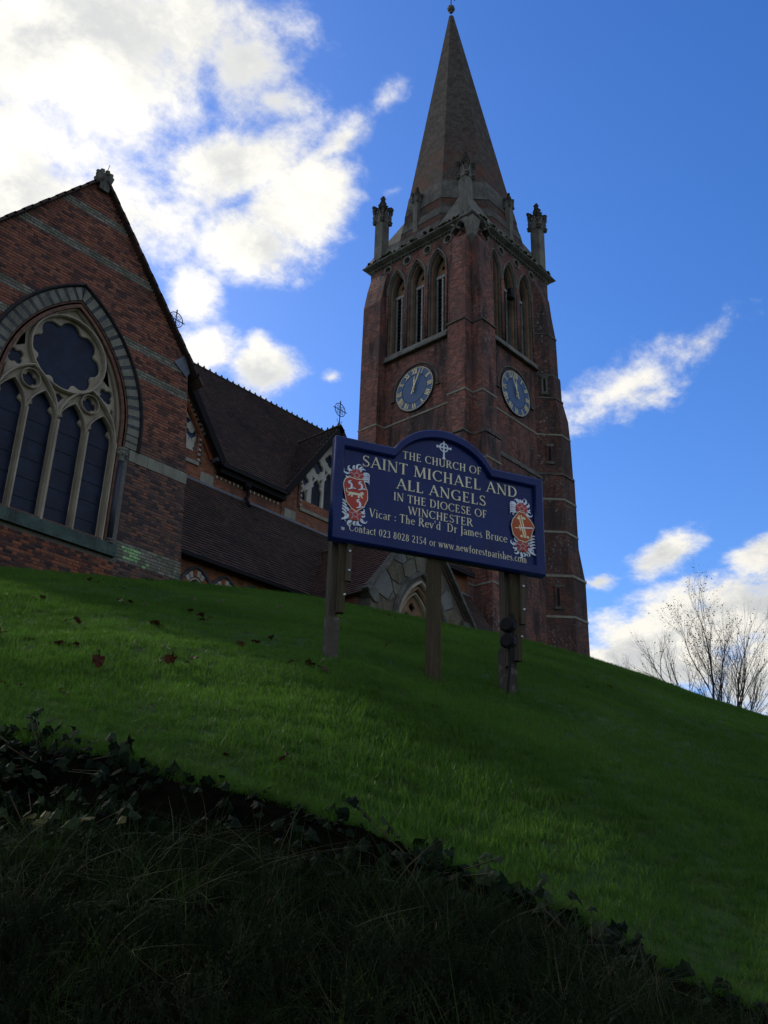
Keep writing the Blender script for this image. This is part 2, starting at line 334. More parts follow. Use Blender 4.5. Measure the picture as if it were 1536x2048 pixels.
# ------------------------------------------------------------------ helpers
def V(*a): return Vector(a)
X_, Y_, Z_ = V(1, 0, 0), V(0, 1, 0), V(0, 0, 1)
class MB:
    def __init__(s): s.v = []; s.f = []
    def add(s, vs, fs):
        n = len(s.v); s.v += [tuple(p) for p in vs]; s.f += [tuple(i+n for i in q) for q in fs]; return s
    def box(s, lo, hi):
        (a, b, c), (d, e, f) = lo, hi
        return s.add([(a, b, c), (d, b, c), (d, e, c), (a, e, c), (a, b, f), (d, b, f), (d, e, f), (a, e, f)],
                     [(0, 3, 2, 1), (4, 5, 6, 7), (0, 1, 5, 4), (1, 2, 6, 5), (2, 3, 7, 6), (3, 0, 4, 7)])
    def obox(s, c, ax, ay, az, hx, hy, hz):
        c = Vector(c); P = []
        for k in (-1, 1):
            for i, j in ((-1, -1), (1, -1), (1, 1), (-1, 1)): P.append(c + ax*(i*hx) + ay*(j*hy) + az*(k*hz))
        return s.add(P, [(0, 3, 2, 1), (4, 5, 6, 7), (0, 1, 5, 4), (1, 2, 6, 5), (2, 3, 7, 6), (3, 0, 4, 7)])
    def loft(s, rings, cap=True, closed=True):
        n = len(rings[0]); base = len(s.v)
        for r in rings: s.v += [tuple(p) for p in r]
        for k in range(len(rings)-1):
            for i in range(n if closed else n-1):
                a = base+k*n+i; b = base+k*n+(i+1) % n; s.f.append((a, b, b+n, a+n))
        if cap: s.f.append(tuple(base+i for i in reversed(range(n)))); s.f.append(tuple(base+(len(rings)-1)*n+i for i in range(n)))
        return s
    def tube(s, pts, r, n=6, cap=True):
        pts = [Vector(p) for p in pts]; rs = r if isinstance(r, (list, tuple)) else [r]*len(pts); rings = []
        for i, p in enumerate(pts):
            t = (pts[min(i+1, len(pts)-1)] - pts[max(i-1, 0)]).normalized()
            a = t.cross(Z_ if abs(t.z) < .9 else X_).normalized(); b = t.cross(a)
            rings.append([p + a*(rs[i]*math.cos(6.2832*k/n)) + b*(rs[i]*math.sin(6.2832*k/n)) for k in range(n)])
        return s.loft(rings, cap)
    def lathe(s, c, prof, n=10, ax=None):
        c = Vector(c); return s.loft([[c + V(r*math.cos(6.2832*k/n), r*math.sin(6.2832*k/n), z) for k in range(n)] for r, z in prof])
    def sweep(s, path, nrm, w, d):
        """bar of width w (in plane) and depth d along nrm, following a path in a plane with normal nrm"""
        path = [Vector(p) for p in path]; rings = []
        for i, p in enumerate(path):
            t = (path[min(i+1, len(path)-1)] - path[max(i-1, 0)]).normalized(); a = t.cross(nrm).normalized()
            f = nrm*(d/2)
            rings.append([p-a*(w/2)-f, p+a*(w/2)-f, p+a*(w/2)+f*.3, p+a*(w*.22)+f, p-a*(w*.22)+f, p-a*(w/2)+f*.3])
        return s.loft(rings)
    def build(s, name, m, parent=None, smooth=False, kind=None):
        me = bpy.data.meshes.new(name); me.from_pydata(s.v, [], s.f); me.update()
        return mobj(name, me, m, parent, smooth, kind)
PINV = {}
def mobj(name, me, m, parent=None, smooth=False, kind=None):
    if m and not me.materials: me.materials.append(m)
    if smooth:
        me.polygons.foreach_set('use_smooth', [True]*len(me.polygons)); 
    o = bpy.data.objects.new(name, me); COL.objects.link(o)
    if parent is not None:
        o.parent = parent
        if parent.name in PINV: o.matrix_parent_inverse = PINV[parent.name]
    if kind: o['kind'] = kind
    return o
def thing(name, label, cat, loc, group=None):
    o = bpy.data.objects.new(name, None); COL.objects.link(o); o.location = loc; o.empty_display_size = .2
    o['label'] = label; o['category'] = cat
    if group: o['group'] = group
    PINV[o.name] = Matrix.Translation(-Vector(loc)); return o
def tag(o, label, cat, group=None):
    o['label'] = label; o['category'] = cat
    if group: o['group'] = group
    return o
def plate(name, outline, holes, front, u, depth, m, parent=None, bevel=0.0, v=Z_, mb=None, kind=None):
    """flat slab with openings; outline/holes are (u,v) points, front = world point of (0,0) on the front face"""
    u = Vector(u); nrm = u.cross(v)
    cu = bpy.data.curves.new('tmp', 'CURVE'); cu.dimensions = '2D'; cu.fill_mode = 'BOTH'; cu.extrude = depth/2-bevel; cu.bevel_depth = bevel; cu.bevel_resolution = 0
    cu.offset = -bevel
    for poly in [outline]+list(holes):
        sp = cu.splines.new('POLY'); sp.points.add(len(poly)-1); sp.use_cyclic_u = True
        for p, q in zip(sp.points, poly): p.co = (q[0], q[1], 0, 1)
    ob = bpy.data.objects.new('tmp', cu); COL.objects.link(ob)
    me = bpy.data.meshes.new_from_object(ob.evaluated_get(bpy.context.evaluated_depsgraph_get()))
    bpy.data.objects.remove(ob); bpy.data.curves.remove(cu)
    o = Vector(front) - nrm*(depth/2)
    me.transform(Matrix(((u.x, v.x, nrm.x, o.x), (u.y, v.y, nrm.y, o.y), (u.z, v.z, nrm.z, o.z), (0, 0, 0, 1))))
    me.materials.clear(); me.name = name
    if mb is not None:
        mb.add([tuple(q.co) for q in me.vertices], [tuple(p.vertices) for p in me.polygons]); bpy.data.meshes.remove(me); return mb
    return mobj(name, me, m, parent, kind=kind)
def circ(cx, cy, r, n=24, a0=0): return [(cx+r*math.cos(a0+6.2832*k/n), cy+r*math.sin(a0+6.2832*k/n)) for k in range(n)]
def arcp(cx, cy, r, a0, a1, n=10): return [(cx+r*math.cos(rad(a0+(a1-a0)*k/n)), cy+r*math.sin(rad(a0+(a1-a0)*k/n))) for k in range(n+1)]
def lancet(cx, zb, zs, za, h, n=8):
    """pointed opening: half width h, base zb, springing zs, apex za (counter-clockwise from lower right)"""
    rise = za-zs; r = (rise*rise+h*h)/(2*h); pts = [(cx-h, zb), (cx+h, zb)]
    a = math.degrees(math.asin(min(1, rise/r)))
    if r-h < 0: a = 180-a
    right = arcp(cx+h-r, zs, r, 0, a, n); pts += right
    pts += [(2*cx-x, z) for x, z in reversed(right[:-1])]
    return pts
def archpath(cx, zs, za, h, n=12, zb=None):
    rise = za-zs; r = (rise*rise+h*h)/(2*h); a = math.degrees(math.asin(min(1, rise/r)))
    if r-h < 0: a = 180-a
    right = arcp(cx+h-r, zs, r, 0, a, n); left = [(2*cx-x, z) for x, z in reversed(right[:-1])]
    p = right+left
    if zb is not None: p = [(cx+h, zb)]+p+[(cx-h, zb)]
    return p
def foil(cx, cy, r, k, rot=0, d=.57, n=9):
    """k-foiled opening: union of k circles round a centre"""
    rc = r*d; rf = max(r-rc, rc*math.sin(math.pi/k)*1.001); out = []
    for i in range(k*n):
        ph = ((i+.5)/n-math.floor((i+.5)/n)-.5)*2*math.pi/k; a = rot+2*math.pi*(i+.5)/(k*n)-math.pi/k
        q = rc*math.cos(ph)+math.sqrt(max(0, rf*rf-(rc*math.sin(ph))**2)); out.append((cx+q*math.cos(a), cy+q*math.sin(a)))
    return out
def trefoil_lancet(cx, zb, zs, za, h, cusp=.3):
    """light with a cusped (trefoiled) head"""
    p = lancet(cx, zb, zs, za, h, 10); out = []
    z1 = zs+(za-zs)*.38
    for x, z in p:
        k = max(0, 1-abs(z-z1)/((za-zs)*.17)) if z > zs+.01 else 0
        out.append((cx+(x-cx)*(1-cusp*k*1.3), z))
    return out
def P3(front, u, pts, off=0.0):
    u = Vector(u); nrm = u.cross(Z_); return [Vector(front)+u*a+Z_*b+nrm*off for a, b in pts]

# ------------------------------------------------------------------ terrain
FH = V(math.cos(HEAD), math.sin(HEAD), 0); RH = V(math.sin(HEAD), -math.cos(HEAD), 0)
AZC = [-60, -22, -17.1, -12, -4.9, -.7, 2.9, 7.1, 12.2, 15.4, 18, 21.4, 60]
TC = [.33, .3358, .3384, .3423, .3378, .3276, .3156, .3042, .2785, .2577, .2385, .2155, .02]
DC = [16, 22.7, 23.7, 25.1, 26, 27, 27.6, 28.3, 29, 29, 29, 29, 29]
AZE = [-60, -20.5, -16, -12.5, -9.7, -5.3, -1.35, 4.1, 8.1, 11.9, 15.5, 18.9, 60]
TE = [.14, .1817, .1748, .1606, .1494, .1344, .1137, .0755, .0507, .0267, -.0104, -.0337, -.10]
def de_of(az): a = np.radians(az); return 4.55/(np.cos(a)+.36*np.sin(a))
def lawn_z(az, d):
    az = np.asarray(az, float); d = np.asarray(d, float)
    tc = np.interp(az, AZC, TC); dc = np.interp(az, AZC, DC); te = np.interp(az, AZE, TE); de = de_of(az)
    z0 = te*de; zc = tc*dc-np.interp(az, [-12, 0, 12, 20], [.19, .21, .27, .26]); sc = .85*tc; L = dc-de; m = (zc-z0)/L; s0 = 2*m-sc; k = (sc-s0)/(2*L); x = d-de
    z = np.where(d < dc, z0+s0*x+k*x*x, zc+sc*.8*1.6*(1-np.exp(-np.maximum(d-dc, 0)/1.6)))
    far = np.clip((d-58)/60, 0, 1); far = far*far*(3-2*far)
    return z*(1-far)+(-1.6)*far
def bumps(x, y): return .03*np.sin(x*1.7+1.3*np.sin(y*.9))*np.sin(y*1.4+.7*np.sin(x*1.1))+.016*np.sin(x*4.1+y*2.3)*np.sin(y*3.7-x*1.3)
def w2(az, d):
    a = np.radians(az); u = d*np.sin(a); v = d*np.cos(a)
    return u*RH.x+v*FH.x, u*RH.y+v*FH.y
def azd(x, y):
    u = x*RH.x+y*RH.y; v = x*FH.x+y*FH.y; return np.degrees(np.arctan2(u, v)), np.hypot(u, v)
def lawn_xyz(az, d):
    x, y = w2(az, d); fade = np.clip((d-de_of(az))/1.0, 0, 1)*np.clip((24-d)/4, 0, 1)
    return x, y, lawn_z(az, d)+bumps(x, y)*fade
def ground_z(x, y):
    a, d = azd(x, y); return float(lawn_xyz(a, d)[2])
def grid(name, xs, ys, zs, m):
    h, w = xs.shape; me = bpy.data.meshes.new(name)
    vs = np.stack([xs, ys, zs], -1).reshape(-1, 3)
    i = np.arange((h-1)*(w-1)); r = i//(w-1); c = i % (w-1); a = r*w+c
    me.from_pydata(vs.tolist(), [], np.stack([a, a+1, a+w+1, a+w], -1).tolist()); me.update()
    o = mobj(name, me, m, smooth=True); o['kind'] = 'structure'; return o
azs = np.linspace(-58, 58, 175); ts = np.concatenate([np.linspace(0, 1, 110)**1.35*.22, np.linspace(.225, 1, 60)])
AZg, Tg = np.meshgrid(azs, ts); Dg = de_of(AZg)+Tg*(125-de_of(AZg))
grid('lawn', *lawn_xyz(AZg, Dg), M_SOIL)
# bank below the lawn edge and the rough verge, laid out along the line of the edge
def edge_uv(u):
    v = 4.55-.36*u; az = np.degrees(np.arctan2(u, v)); d = np.hypot(u, v); return v, np.interp(az, AZE, TE)*d, az, d
AZB = [-60, -19.4, -14.6, -9.35, -3.9, 1.5, 6.8, 11.8, 18, 60]; TB = [.03, .0724, .0857, .0856, .067, .0479, .0245, -.0145, -.075, -.12]
def verge_xyz(u, t):
    """t 0 at the lawn edge, 1 at the foot of the bank, 3.2 at the road wall"""
    ve, ze, az, d = edge_uv(u)
    wb = np.interp(az, [-25, 5, 20], [.85, .6, .42]); vb = ve-wb; db = np.hypot(u, vb); azb = np.degrees(np.arctan2(u, vb)); zb = np.interp(azb, AZB, TB)*db
    s = np.clip(t, 0, 1); q = np.clip(t-1, 0, 3)
    bow = np.sin(s*math.pi)*.10
    v = ve+(vb-ve)*s - bow*.35; z = ze+(zb-ze)*(s**1.25) + bow*.15*0
    zf = -.30; fr = q/2.2
    v = v-q*.86; z = np.where(q > 0, zb+(zf-zb)*np.clip(fr, 0, 1)**1.15, z)
    return u*RH.x+v*FH.x, u*RH.y+v*FH.y, z+.02*np.sin(u*7+t*5)*np.sin(t*6+u*3)*np.clip(t*3, 0, 1)
us = np.linspace(-5.5, 6.5, 130); tt = np.concatenate([[0], np.linspace(.04, 3.2, 60)])
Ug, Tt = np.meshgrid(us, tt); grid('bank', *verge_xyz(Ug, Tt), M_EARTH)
x1, y1, z1 = verge_xyz(us, np.full_like(us, 3.2))
grid('roadside_wall', np.stack([x1, x1-.02*FH.x]), np.stack([y1, y1-.02*FH.y]), np.stack([z1-.001, np.full_like(z1, -1.62)]), M_STONED)
gp = MB(); gp.add([(-6000, -6000, -1.6), (6000, -6000, -1.6), (6000, 6000, -1.6), (-6000, 6000, -1.6)], [(0, 1, 2, 3)])
gp.build('road', M_ROAD)['kind'] = 'structure'

# ------------------------------------------------------------------ the church
church = thing('church', 'red brick Victorian church with a tall spire, clock tower and tiled roofs', 'church', (24, 27, 8.7))
GZ = 8.3      # foundations
def quad_roof(mb, a, b, c, d, t=.08):
    a, b, c, d = map(Vector, (a, b, c, d)); n = (b-a).cross(d-a).normalized()
    return mb.add([a, b, c, d, a-n*t, b-n*t, c-n*t, d-n*t], [(0, 1, 2, 3), (7, 6, 5, 4), (0, 4, 5, 1), (1, 5, 6, 2), (2, 6, 7, 3), (3, 7, 4, 0)])
def tiles(name, o, u, v, lu, lv, keep, m, parent, gauge=.15, width=.19):
    """courses of plain tiles: o eave corner, u along the eave, v up the slope"""
    o, u, v = Vector(o), Vector(u).normalized(), Vector(v).normalized(); n = u.cross(v)
    nr, nc = int(lv/gauge), int(lu/width); r, c = np.meshgrid(np.arange(nr), np.arange(nc), indexing='ij'); r = r.ravel(); c = c.ravel()
    uu = (c+.5*(r % 2))*width; vv = r*gauge
    k = keep(o.x+u.x*uu+v.x*vv, o.y+u.y*uu+v.y*vv, o.z+u.z*uu+v.z*vv) & (uu < lu-width*.5)
    uu, vv = uu[k], vv[k]; q = len(uu)
    j = RNG.normal(0, .004, q); j2 = RNG.normal(0, .004, q)
    def pt(du, dv, h): return np.stack([o[i]+u[i]*(uu+du)+v[i]*(vv+dv+j2*.7)+n[i]*h for i in range(3)], -1)
    w = width-.006
    a0, a1 = pt(0, -.012, .045+j), pt(w, -.012, .045+j*.3); b0, b1 = pt(0, gauge+.02, .006+j*.2), pt(w, gauge+.02, .006); e0, e1 = pt(0, -.012, .004), pt(w, -.012, .004)
    vs = np.stack([e0, e1, a0, a1, b0, b1], 1).reshape(-1, 3); b = np.arange(q)*6
    fs = np.concatenate([np.stack([b, b+1, b+3, b+2], -1), np.stack([b+2, b+3, b+5, b+4], -1)])
    me = bpy.data.meshes.new(name); me.from_pydata(vs.tolist(), [], fs.tolist()); me.update()
    return mobj(name, me, m, parent, kind='stuff')
def ridge_line(a, b, parent, m=M_RIDGE, step=.32, crest=.11):
    a, b = Vector(a), Vector(b); d = (b-a); L = d.length; d.normalize(); mb = MB(); s = d.cross(Z_).normalized(); k = 0.0
    while k < L-.05:
        p = a+d*k; q = a+d*min(k+step*.97, L); w = .13
        mb.add([p+s*w-Z_*.10, p+Z_*.03, p-s*w-Z_*.10, q+s*w-Z_*.10, q+Z_*.045, q-s*w-Z_*.10], [(0, 1, 4, 3), (1, 2, 5, 4), (0, 3, 5, 2), (0, 2, 1), (3, 4, 5)])
        if crest:
            m0 = p+d*step*.28; m1 = p+d*step*.72
            mb.add([m0-s*.02+Z_*.02, m1-s*.02+Z_*.02, (m0+m1)/2-s*.015+Z_*(.03+crest), m0+s*.02+Z_*.02, m1+s*.02+Z_*.02, (m0+m1)/2+s*.015+Z_*(.03+crest)], [(0, 1, 2), (5, 4, 3), (0, 2, 5, 3), (1, 4, 5, 2)])
        k += step
    return mb.build('ridge_tiles', m, parent, kind='stuff')
def iron_cross(base, h, r, name='iron_cross'):
    """wheel cross on a stem, its plane along the ridge front (X-Z)"""
    b = Vector(base); c = b+Z_*(h-r*1.25); mb = MB()
    mb.tube([b-Z_*.25, b+Z_*h], .022, 6); mb.tube([c-X_*r*1.3, c+X_*r*1.3], .02, 5)
    mb.tube([c+X_*(r*math.cos(a*.2618))+Z_*(r*math.sin(a*.2618)) for a in range(25)], .018, 5, False)
    for i in range(4):
        a0 = math.pi/4+i*math.pi/2; e = c+X_*(r*.55*math.cos(a0))+Z_*(r*.55*math.sin(a0))
        mb.tube([e+X_*(r*.22*math.cos(a*.5236))+Z_*(r*.22*math.sin(a*.5236)) for a in range(13)], .012, 4, False)
    for s in (-1, 1):
        mb.tube([b+Z_*.12, b+X_*s*.13+Z_*.17, b+X_*s*.16+Z_*.26], .014, 4)
    mb.lathe(c+Z_*r*1.15, [(.0, 0), (.035, .03), (.0, .12)], 6)
    return mb.build(name, M_IRON, church)

# ---- the chapel gable with the great window
GY, GXC = 20.49, 10.5
def gable_right(z):
    if z <= 14.78: return float(np.interp(z, [8.0, 11.64, 14.78], [14.58, 14.32, 13.98]))
    return GXC+.03+(19.02-z)/(19.02-14.78)*3.45
def gable_left(z): return 2*GXC-gable_right(z)
RCX, RZ, RR = 8.81, 12.0, 3.53        # right-hand arc of the window ring (inner edge)
def ring_half(z, r):                   # half width of the arch at height z for ring radius r
    if z <= RZ: return RCX+r-GXC
    q = r*r-(z-RZ)**2; return max(0.0, RCX+math.sqrt(q)-GXC) if q > 0 else 0.0
def ring_path(r, zb, n=16):
    am = math.degrees(math.acos((GXC-RCX)/r)); rt = arcp(RCX, RZ, r, 0, am, n); lf = [(2*GXC-x, z) for x, z in reversed(rt[:-1])]
    return [(RCX+r, zb)]+rt+lf+[(2*GXC-RCX-r, zb)]
front = V(0, GY, 0)
outer = [(gable_left(z), z) for z in (19.02, 14.78, 11.64, GZ-1.3)] + [(gable_right(z), z) for z in (GZ-1.3, 11.64, 14.78)] 
gw = plate('gable_wall', outer, [ring_path(3.53, 8.75)], front+V(0, .0, 0), X_, .55, M_MORT, church)
# bricks, course by course
COURSE = .084; H_, S_ = .115, .23
BANDS = [(17.75, 18.0, 0), (16.48, 16.74, 0), (14.51, 14.74, 0), (13.72, 13.96, 0)]
cache = {}
def brick_mesh(L, dark):
    k = (round(L, 3), dark)
    if k not in cache:
        mb = MB(); b = .005; l, h = L/2-.005, COURSE/2-.005
        P = [(-l, .0, -h), (l, .0, -h), (l, .0, h), (-l, .0, h), (-l+b, -.014, -h+b), (l-b, -.014, -h+b), (l-b, -.014, h-b), (-l+b, -.014, h-b)]
        mb.add(P, [(4, 5, 6, 7), (0, 1, 5, 4), (1, 2, 6, 5), (2, 3, 7, 6), (3, 0, 4, 7)])
        me = bpy.data.meshes.new('brick'); me.from_pydata(mb.v, [], mb.f); me.update(); cache[k] = me
    return cache[k]
singles = []; bulk = {}
z = 7.35; row = 0
while z < 18.95:
    zm = z+COURSE/2; L0, R0_ = gable_left(zm), gable_right(zm)
    iv = [(L0, R0_)]
    if zm > 8.7:
        h = ring_half(zm, 3.98)
        if zm < 11.28: h = 2.02                 # jambs below the capitals
        if h > 0: iv = [(L0, GXC-h), (GXC+h, R0_)]
        elif h == 0 and zm < 8.9: iv = [(L0, R0_)]
    elif zm > 8.55: iv = [(L0, GXC-2.1), (GXC+2.1, R0_)]
    stone5 = 11.30 <= zm <= 11.60
    for a, b in iv:
        if b-a < .04: continue
        if stone5: continue
        x = a; i = 0
        if row % 2: x = a; seq = [H_, S_]
        else: seq = [S_, H_]
        first = True
        while x < b-.015:
            L = seq[i % 2] if not (first and row % 2) else H_*1.5
            first = False
            e = min(x+L, b)
            if b-e < .03: e = b
            c = (x+e)/2; kind = 'gable'
            if any(p <= zm <= q for p, q, _ in BANDS): kind = 'buff'
            if 8.64 <= zm <= 9.08 and abs(c-GXC) > 1.95: kind = 'lich'
            if kind == 'lich' and c > GXC and 12.7 < c < 13.65 and zm > 8.62+random.random()*.12 and random.random() < (.85 if c < 13.3 and not (12.95 < c < 13.2 and 8.78 < zm < 8.95) else .5) and (zm < 8.88 or c < 13.3): kind = 'lime'
            if zm < 8.58 and c < 12.5 and c > 8.5: kind = 'plinth'
            if e-x > .03 and x > 7.5:
                big = 12.4 < c < 14.6 and 9.1 < zm < 11.3 and len(singles) < 300 and (e-x) > .1
                if big: singles.append((c, zm, e-x, kind))
                else:
                    mb = bulk.setdefault(kind, MB()); bm = brick_mesh(e-x, 0)
                    off = random.gauss(0, .0025)
                    mb.add([(v.co.x+c, v.co.y+GY+off, v.co.z+zm) for v in bm.vertices], [tuple(p.vertices) for p in bm.polygons])
            x = e; i += 1
    z += COURSE; row += 1
KM = {'gable': M_GBRICK, 'buff': M_BBRICK, 'lich': M_LBRICK, 'lime': M_LIME, 'plinth': M_OBRICK}
for k, mb in bulk.items(): mb.build({'gable': 'brickwork', 'buff': 'band_brickwork', 'lich': 'band_brickwork', 'lime': 'limewashed_brickwork', 'plinth': 'brickwork'}[k], KM[k], church if False else gw, kind='stuff')
for c, zm, L, k in singles:
    me = brick_mesh(round(L, 2), 0)
    if not me.materials: me.materials.append(M_GBRICK)
    o = bpy.data.objects.new('brick', me); COL.objects.link(o); o.parent = gw; o.location = (c, GY+random.gauss(0, .0025), zm)
# stone band blocks at the springing
for s in (-1, 1):
    xa = 2.02; 
    while xa < gable_right(11.4)-GXC-.05:
        w = random.uniform(.45, .75); e = min(xa+w, gable_right(11.4)-GXC+.02)
        if gable_right(11.4)-GXC-e < .2: e = gable_right(11.4)-GXC+.02
        x0, x1 = sorted((GXC+s*xa, GXC+s*(e-.008)))
        MB().box((x0, GY-.035, 11.295), (x1, GY+.05, 11.605)).build('stone_block', M_BAND, gw); xa = e
# voussoirs: pale blocks with dark brick slips between
win = plate('window', ring_path(3.53, 8.86), [ring_path(3.36, 9.02)], front+V(0, -.02, 0), X_, .30, M_MOULD, church)
am = math.degrees(math.acos((GXC-RCX)/3.91)); lens = am*math.pi/180*3.72; na = 15
for s in (-1, 1):
    seq = []
    nst = 5; base_z = 11.62
    for k in range(2):   # straight part
        za = base_z+k*.20; seq.append(('s', za, za+.15)); seq.append(('d', za+.155, za+.195))
    for typ, za, zb in seq:
        x0, x1 = sorted((GXC+s*(RCX+3.54-GXC), GXC+s*(RCX+3.885-GXC)))
        MB().box((x0, GY-.05, za), (x1, GY+.05, zb)).build('voussoir', M_VOUSS if typ == 's' else M_VOUSD, gw)
    step = am/na
    for k in range(na):
        for typ, f0, f1 in (('s', .02, .70), ('d', .73, .97)):
            a0, a1 = k*step+f0*step, k*step+f1*step
            q = arcp(RCX, RZ, 3.54, a0, a1, 2)+list(reversed(arcp(RCX, RZ, 3.885, a0, a1, 2)))
            q = [(min(x, 1e9), zq) for x, zq in q]
            if min(x for x, _ in q) < GXC+.01: q = [(max(x, GXC+.01), zq) for x, zq in q]
            if s < 0: q = [(2*GXC-x, zq) for x, zq in reversed(q)]
            off = -.05-random.random()*.008
            n6 = len(q); A = [(x, GY+off, zq) for x, zq in q]; B = [(x, GY+.05, zq) for x, zq in q]
            MB().loft([A, B]).build('voussoir', M_VOUSS if typ == 's' else M_VOUSD, gw)
MB().sweep(P3(front, X_, ring_path(3.95, 11.6), .03), -Y_, .085, .16).build('hood_mould', M_HOOD, gw)
MB().sweep(P3(front, X_, ring_path(3.47, 11.3), -.06), -Y_, .10, .16).build('moulding', M_MOULD, win)
MB().sweep(P3(front, X_, ring_path(3.37, 8.95), -.16), -Y_, .10, .16).build('moulding', M_TRAC, win)
# tracery
WX, WH = 10.46, 1.66
def win_out(): 
    p = ring_path(3.36, 8.78); return [(WX+(x-GXC)*.995, z) for x, z in p]
lights = [WX-1.5*.825, WX-.5*.825, WX+.5*.825, WX+1.5*.825]
holes = [trefoil_lancet(x, 9.0, 11.62, 12.30, .368, .34) for x in lights]
OC = (WX+.02, 13.52)
holes.append(foil(*OC, .965, 8, math.pi/8*0, .715, 8))
for s in (-1, 1):
    holes.append(foil(WX+s*.825, 12.44, .215, 4, math.pi/4*0, .57))
    holes.append(foil(WX+s*1.27, 12.90, .215, 4, math.pi/4, .57))
    holes.append([(WX+s*a, b) for a, b in ((.79, 12.85), (.95, 12.79), (.84, 12.73))])
    holes.append([(WX+s*a, b) for a, b in ((1.49, 12.30), (1.53, 12.18), (1.53, 12.58), (1.48, 12.60))])
    holes.append([(WX+s*a, b) for a, b in ((1.13, 13.32), (1.29, 13.22), (1.17, 13.66))])
holes.append([(WX-.13, 12.36), (WX, 12.12), (WX+.13, 12.36), (WX, 12.42)])
holes.append([(WX-.07, 14.58), (WX+.12, 14.58), (WX+.03, 14.70)])
def fix(h):   # consistent orientation
    a = sum(h[i][0]*h[(i+1) % len(h)][1]-h[(i+1) % len(h)][0]*h[i][1] for i in range(len(h))); return h if a > 0 else h[::-1]
plate('tracery', win_out(), [fix(h) for h in holes], front+V(0, .19, 0), X_, .12, M_TRAC, win, bevel=.022)
tr = MB(); yF = -.115
def bar(pts, w=.085, d=.17, off=-.10): tr.sweep(P3(front, X_, pts, off), -Y_, w, d)
bar([(OC[0]+1.04*math.cos(a*.2094), OC[1]+1.04*math.sin(a*.2094)) for a in range(31)],   .075, .18, -.12)
for s in (-1, 1):
    bar(archpath(WX+s*.825, 11.55, 12.82, .83, 10), .075, .17, -.12)
    for q in (-1, 1): bar(archpath(WX+s*.825+q*.4125, 11.5, 12.28, .415, 8), .045, .13, -.13)
    bar([(WX+s*.825+.25*math.cos(a*.2618), 12.44+.25*math.sin(a*.2618)) for a in range(25)], .035, .11, -.13)
tr.build('tracery_ribs', M_TRAC, win)
for i, (x, w) in enumerate([(WX-.825, .085), (WX, .13), (WX+.825, .085), (WX-1.65, .08), (WX+1.65, .08)]):
    MB().sweep(P3(front, X_, [(x, 8.95), (x, 11.62)], -.10), -Y_, w, .26).build('mullion', M_TRAC, win)
for i, x in enumerate(lights): MB().box((x-.40, GY+.255, 8.95), (x+.40, GY+.27, 11.6)).build('pane', M_GLASS, win)
plate('pane', [(WX+(x-GXC)*.98, z) for x, z in ring_path(3.34, 11.604)], [], front+V(0, .262, 0), X_, .02, M_GLASS, win)
for x in lights:     # saddle bars across the protective glazing
    for k in range(5): MB().tube([V(x-.38, GY+.245, 9.45+k*.5), V(x+.38, GY+.245, 9.45+k*.5)], .006, 4, False).build('saddle_bar', M_LOUV, win)
MB().box((GXC-2.0, GY-.13, 8.62), (GXC+1.98, GY+.30, 8.94)).build('sill', M_SILL, win)
for s in (-1, 1):
    mb = MB(); c = V(GXC+s*1.80, GY-.02, 0)
    mb.lathe(c, [(.075, 9.05), (.075, 11.2)], 12); mb.build('colonnette', M_COLON, win, True)
    mb = MB(); mb.lathe(c, [(.085, 11.18), (.10, 11.21), (.085, 11.24), (.10, 11.3), (.155, 11.42), (.15, 11.45), (.175, 11.47), (.175, 11.52)], 10)
    for k in range(7):
        a = k*.9; mb.lathe(c+V(.135*math.cos(a), .135*math.sin(a), 11.36), [(0, -.05), (.04, -.01), (.035, .03), (0, .06)], 5)
    mb.build('capital', M_STONE, win); 
    MB().lathe(c, [(.14, 8.93), (.14, 8.97), (.10, 9.0), (.12, 9.03), (.08, 9.07)], 10).build('base_moulding', M_STONED, win)
    MB().box((c.x-.12 if s > 0 else c.x-.16, GY-.06, 8.62), (c.x+.16 if s > 0 else c.x+.12, GY+.2, 8.93)).build('stone_block', M_STONED, win)
# verges, kneeler and finial
for s in (-1, 1):
    a = V(GXC, GY-.13, 19.05); b = V(GXC+s*3.75, GY-.13, 19.05-4.55)
    d = (b-a).normalized(); nn = V(-d.z*s, 0, d.x*s)
    mb = MB(); L = (b-a).length; k = .12; i = 0
    while k < L:
        c = a+d*(k+.15)+nn*(.03+.012*(i % 2))+d*random.gauss(0, .008); mb.obox(c+Y_*.18, d, Y_, (nn+d*.10).normalized(), .19, .24, .035); k += .30; i += 1
    mb.build('verge_tiles', M_TILE, church, kind='stuff')
    quad_roof(MB(), *( [(GXC, GY+.02, 19.0), (GXC+s*3.6, GY+.02, 14.62), (GXC+s*3.6, 30.0, 14.62), (GXC, 30.0, 19.0)] if s > 0 else [(GXC, 30.0, 19.0), (GXC+s*3.6, 30.0, 14.62), (GXC+s*3.6, GY+.02, 14.62), (GXC, GY+.02, 19.0)]), t=.1).build('roof', M_TILE, church)
mb = MB(); mb.add([(13.48, GY-.05, 14.72), (13.94, GY-.05, 14.42), (14.03, GY-.05, 14.62), (13.80, GY-.05, 15.08), (13.48, GY+.02, 14.72), (13.94, GY+.02, 14.42), (14.03, GY+.02, 14.62), (13.80, GY+.02, 15.08)], [(0, 1, 2, 3), (0, 4, 5, 1), (1, 5, 6, 2), (2, 6, 7, 3), (3, 7, 4, 0)])
mb.build('lead_flashing', M_LEAD, church)
MB().box((6.75, GY+.55, 7.2), (7.0, 29, 14.7)).build('side_wall', M_BRICK, church); MB().box((13.7, GY+.55, 7.2), (14.0, 29, 14.7)).build('side_wall', M_BRICK, church)
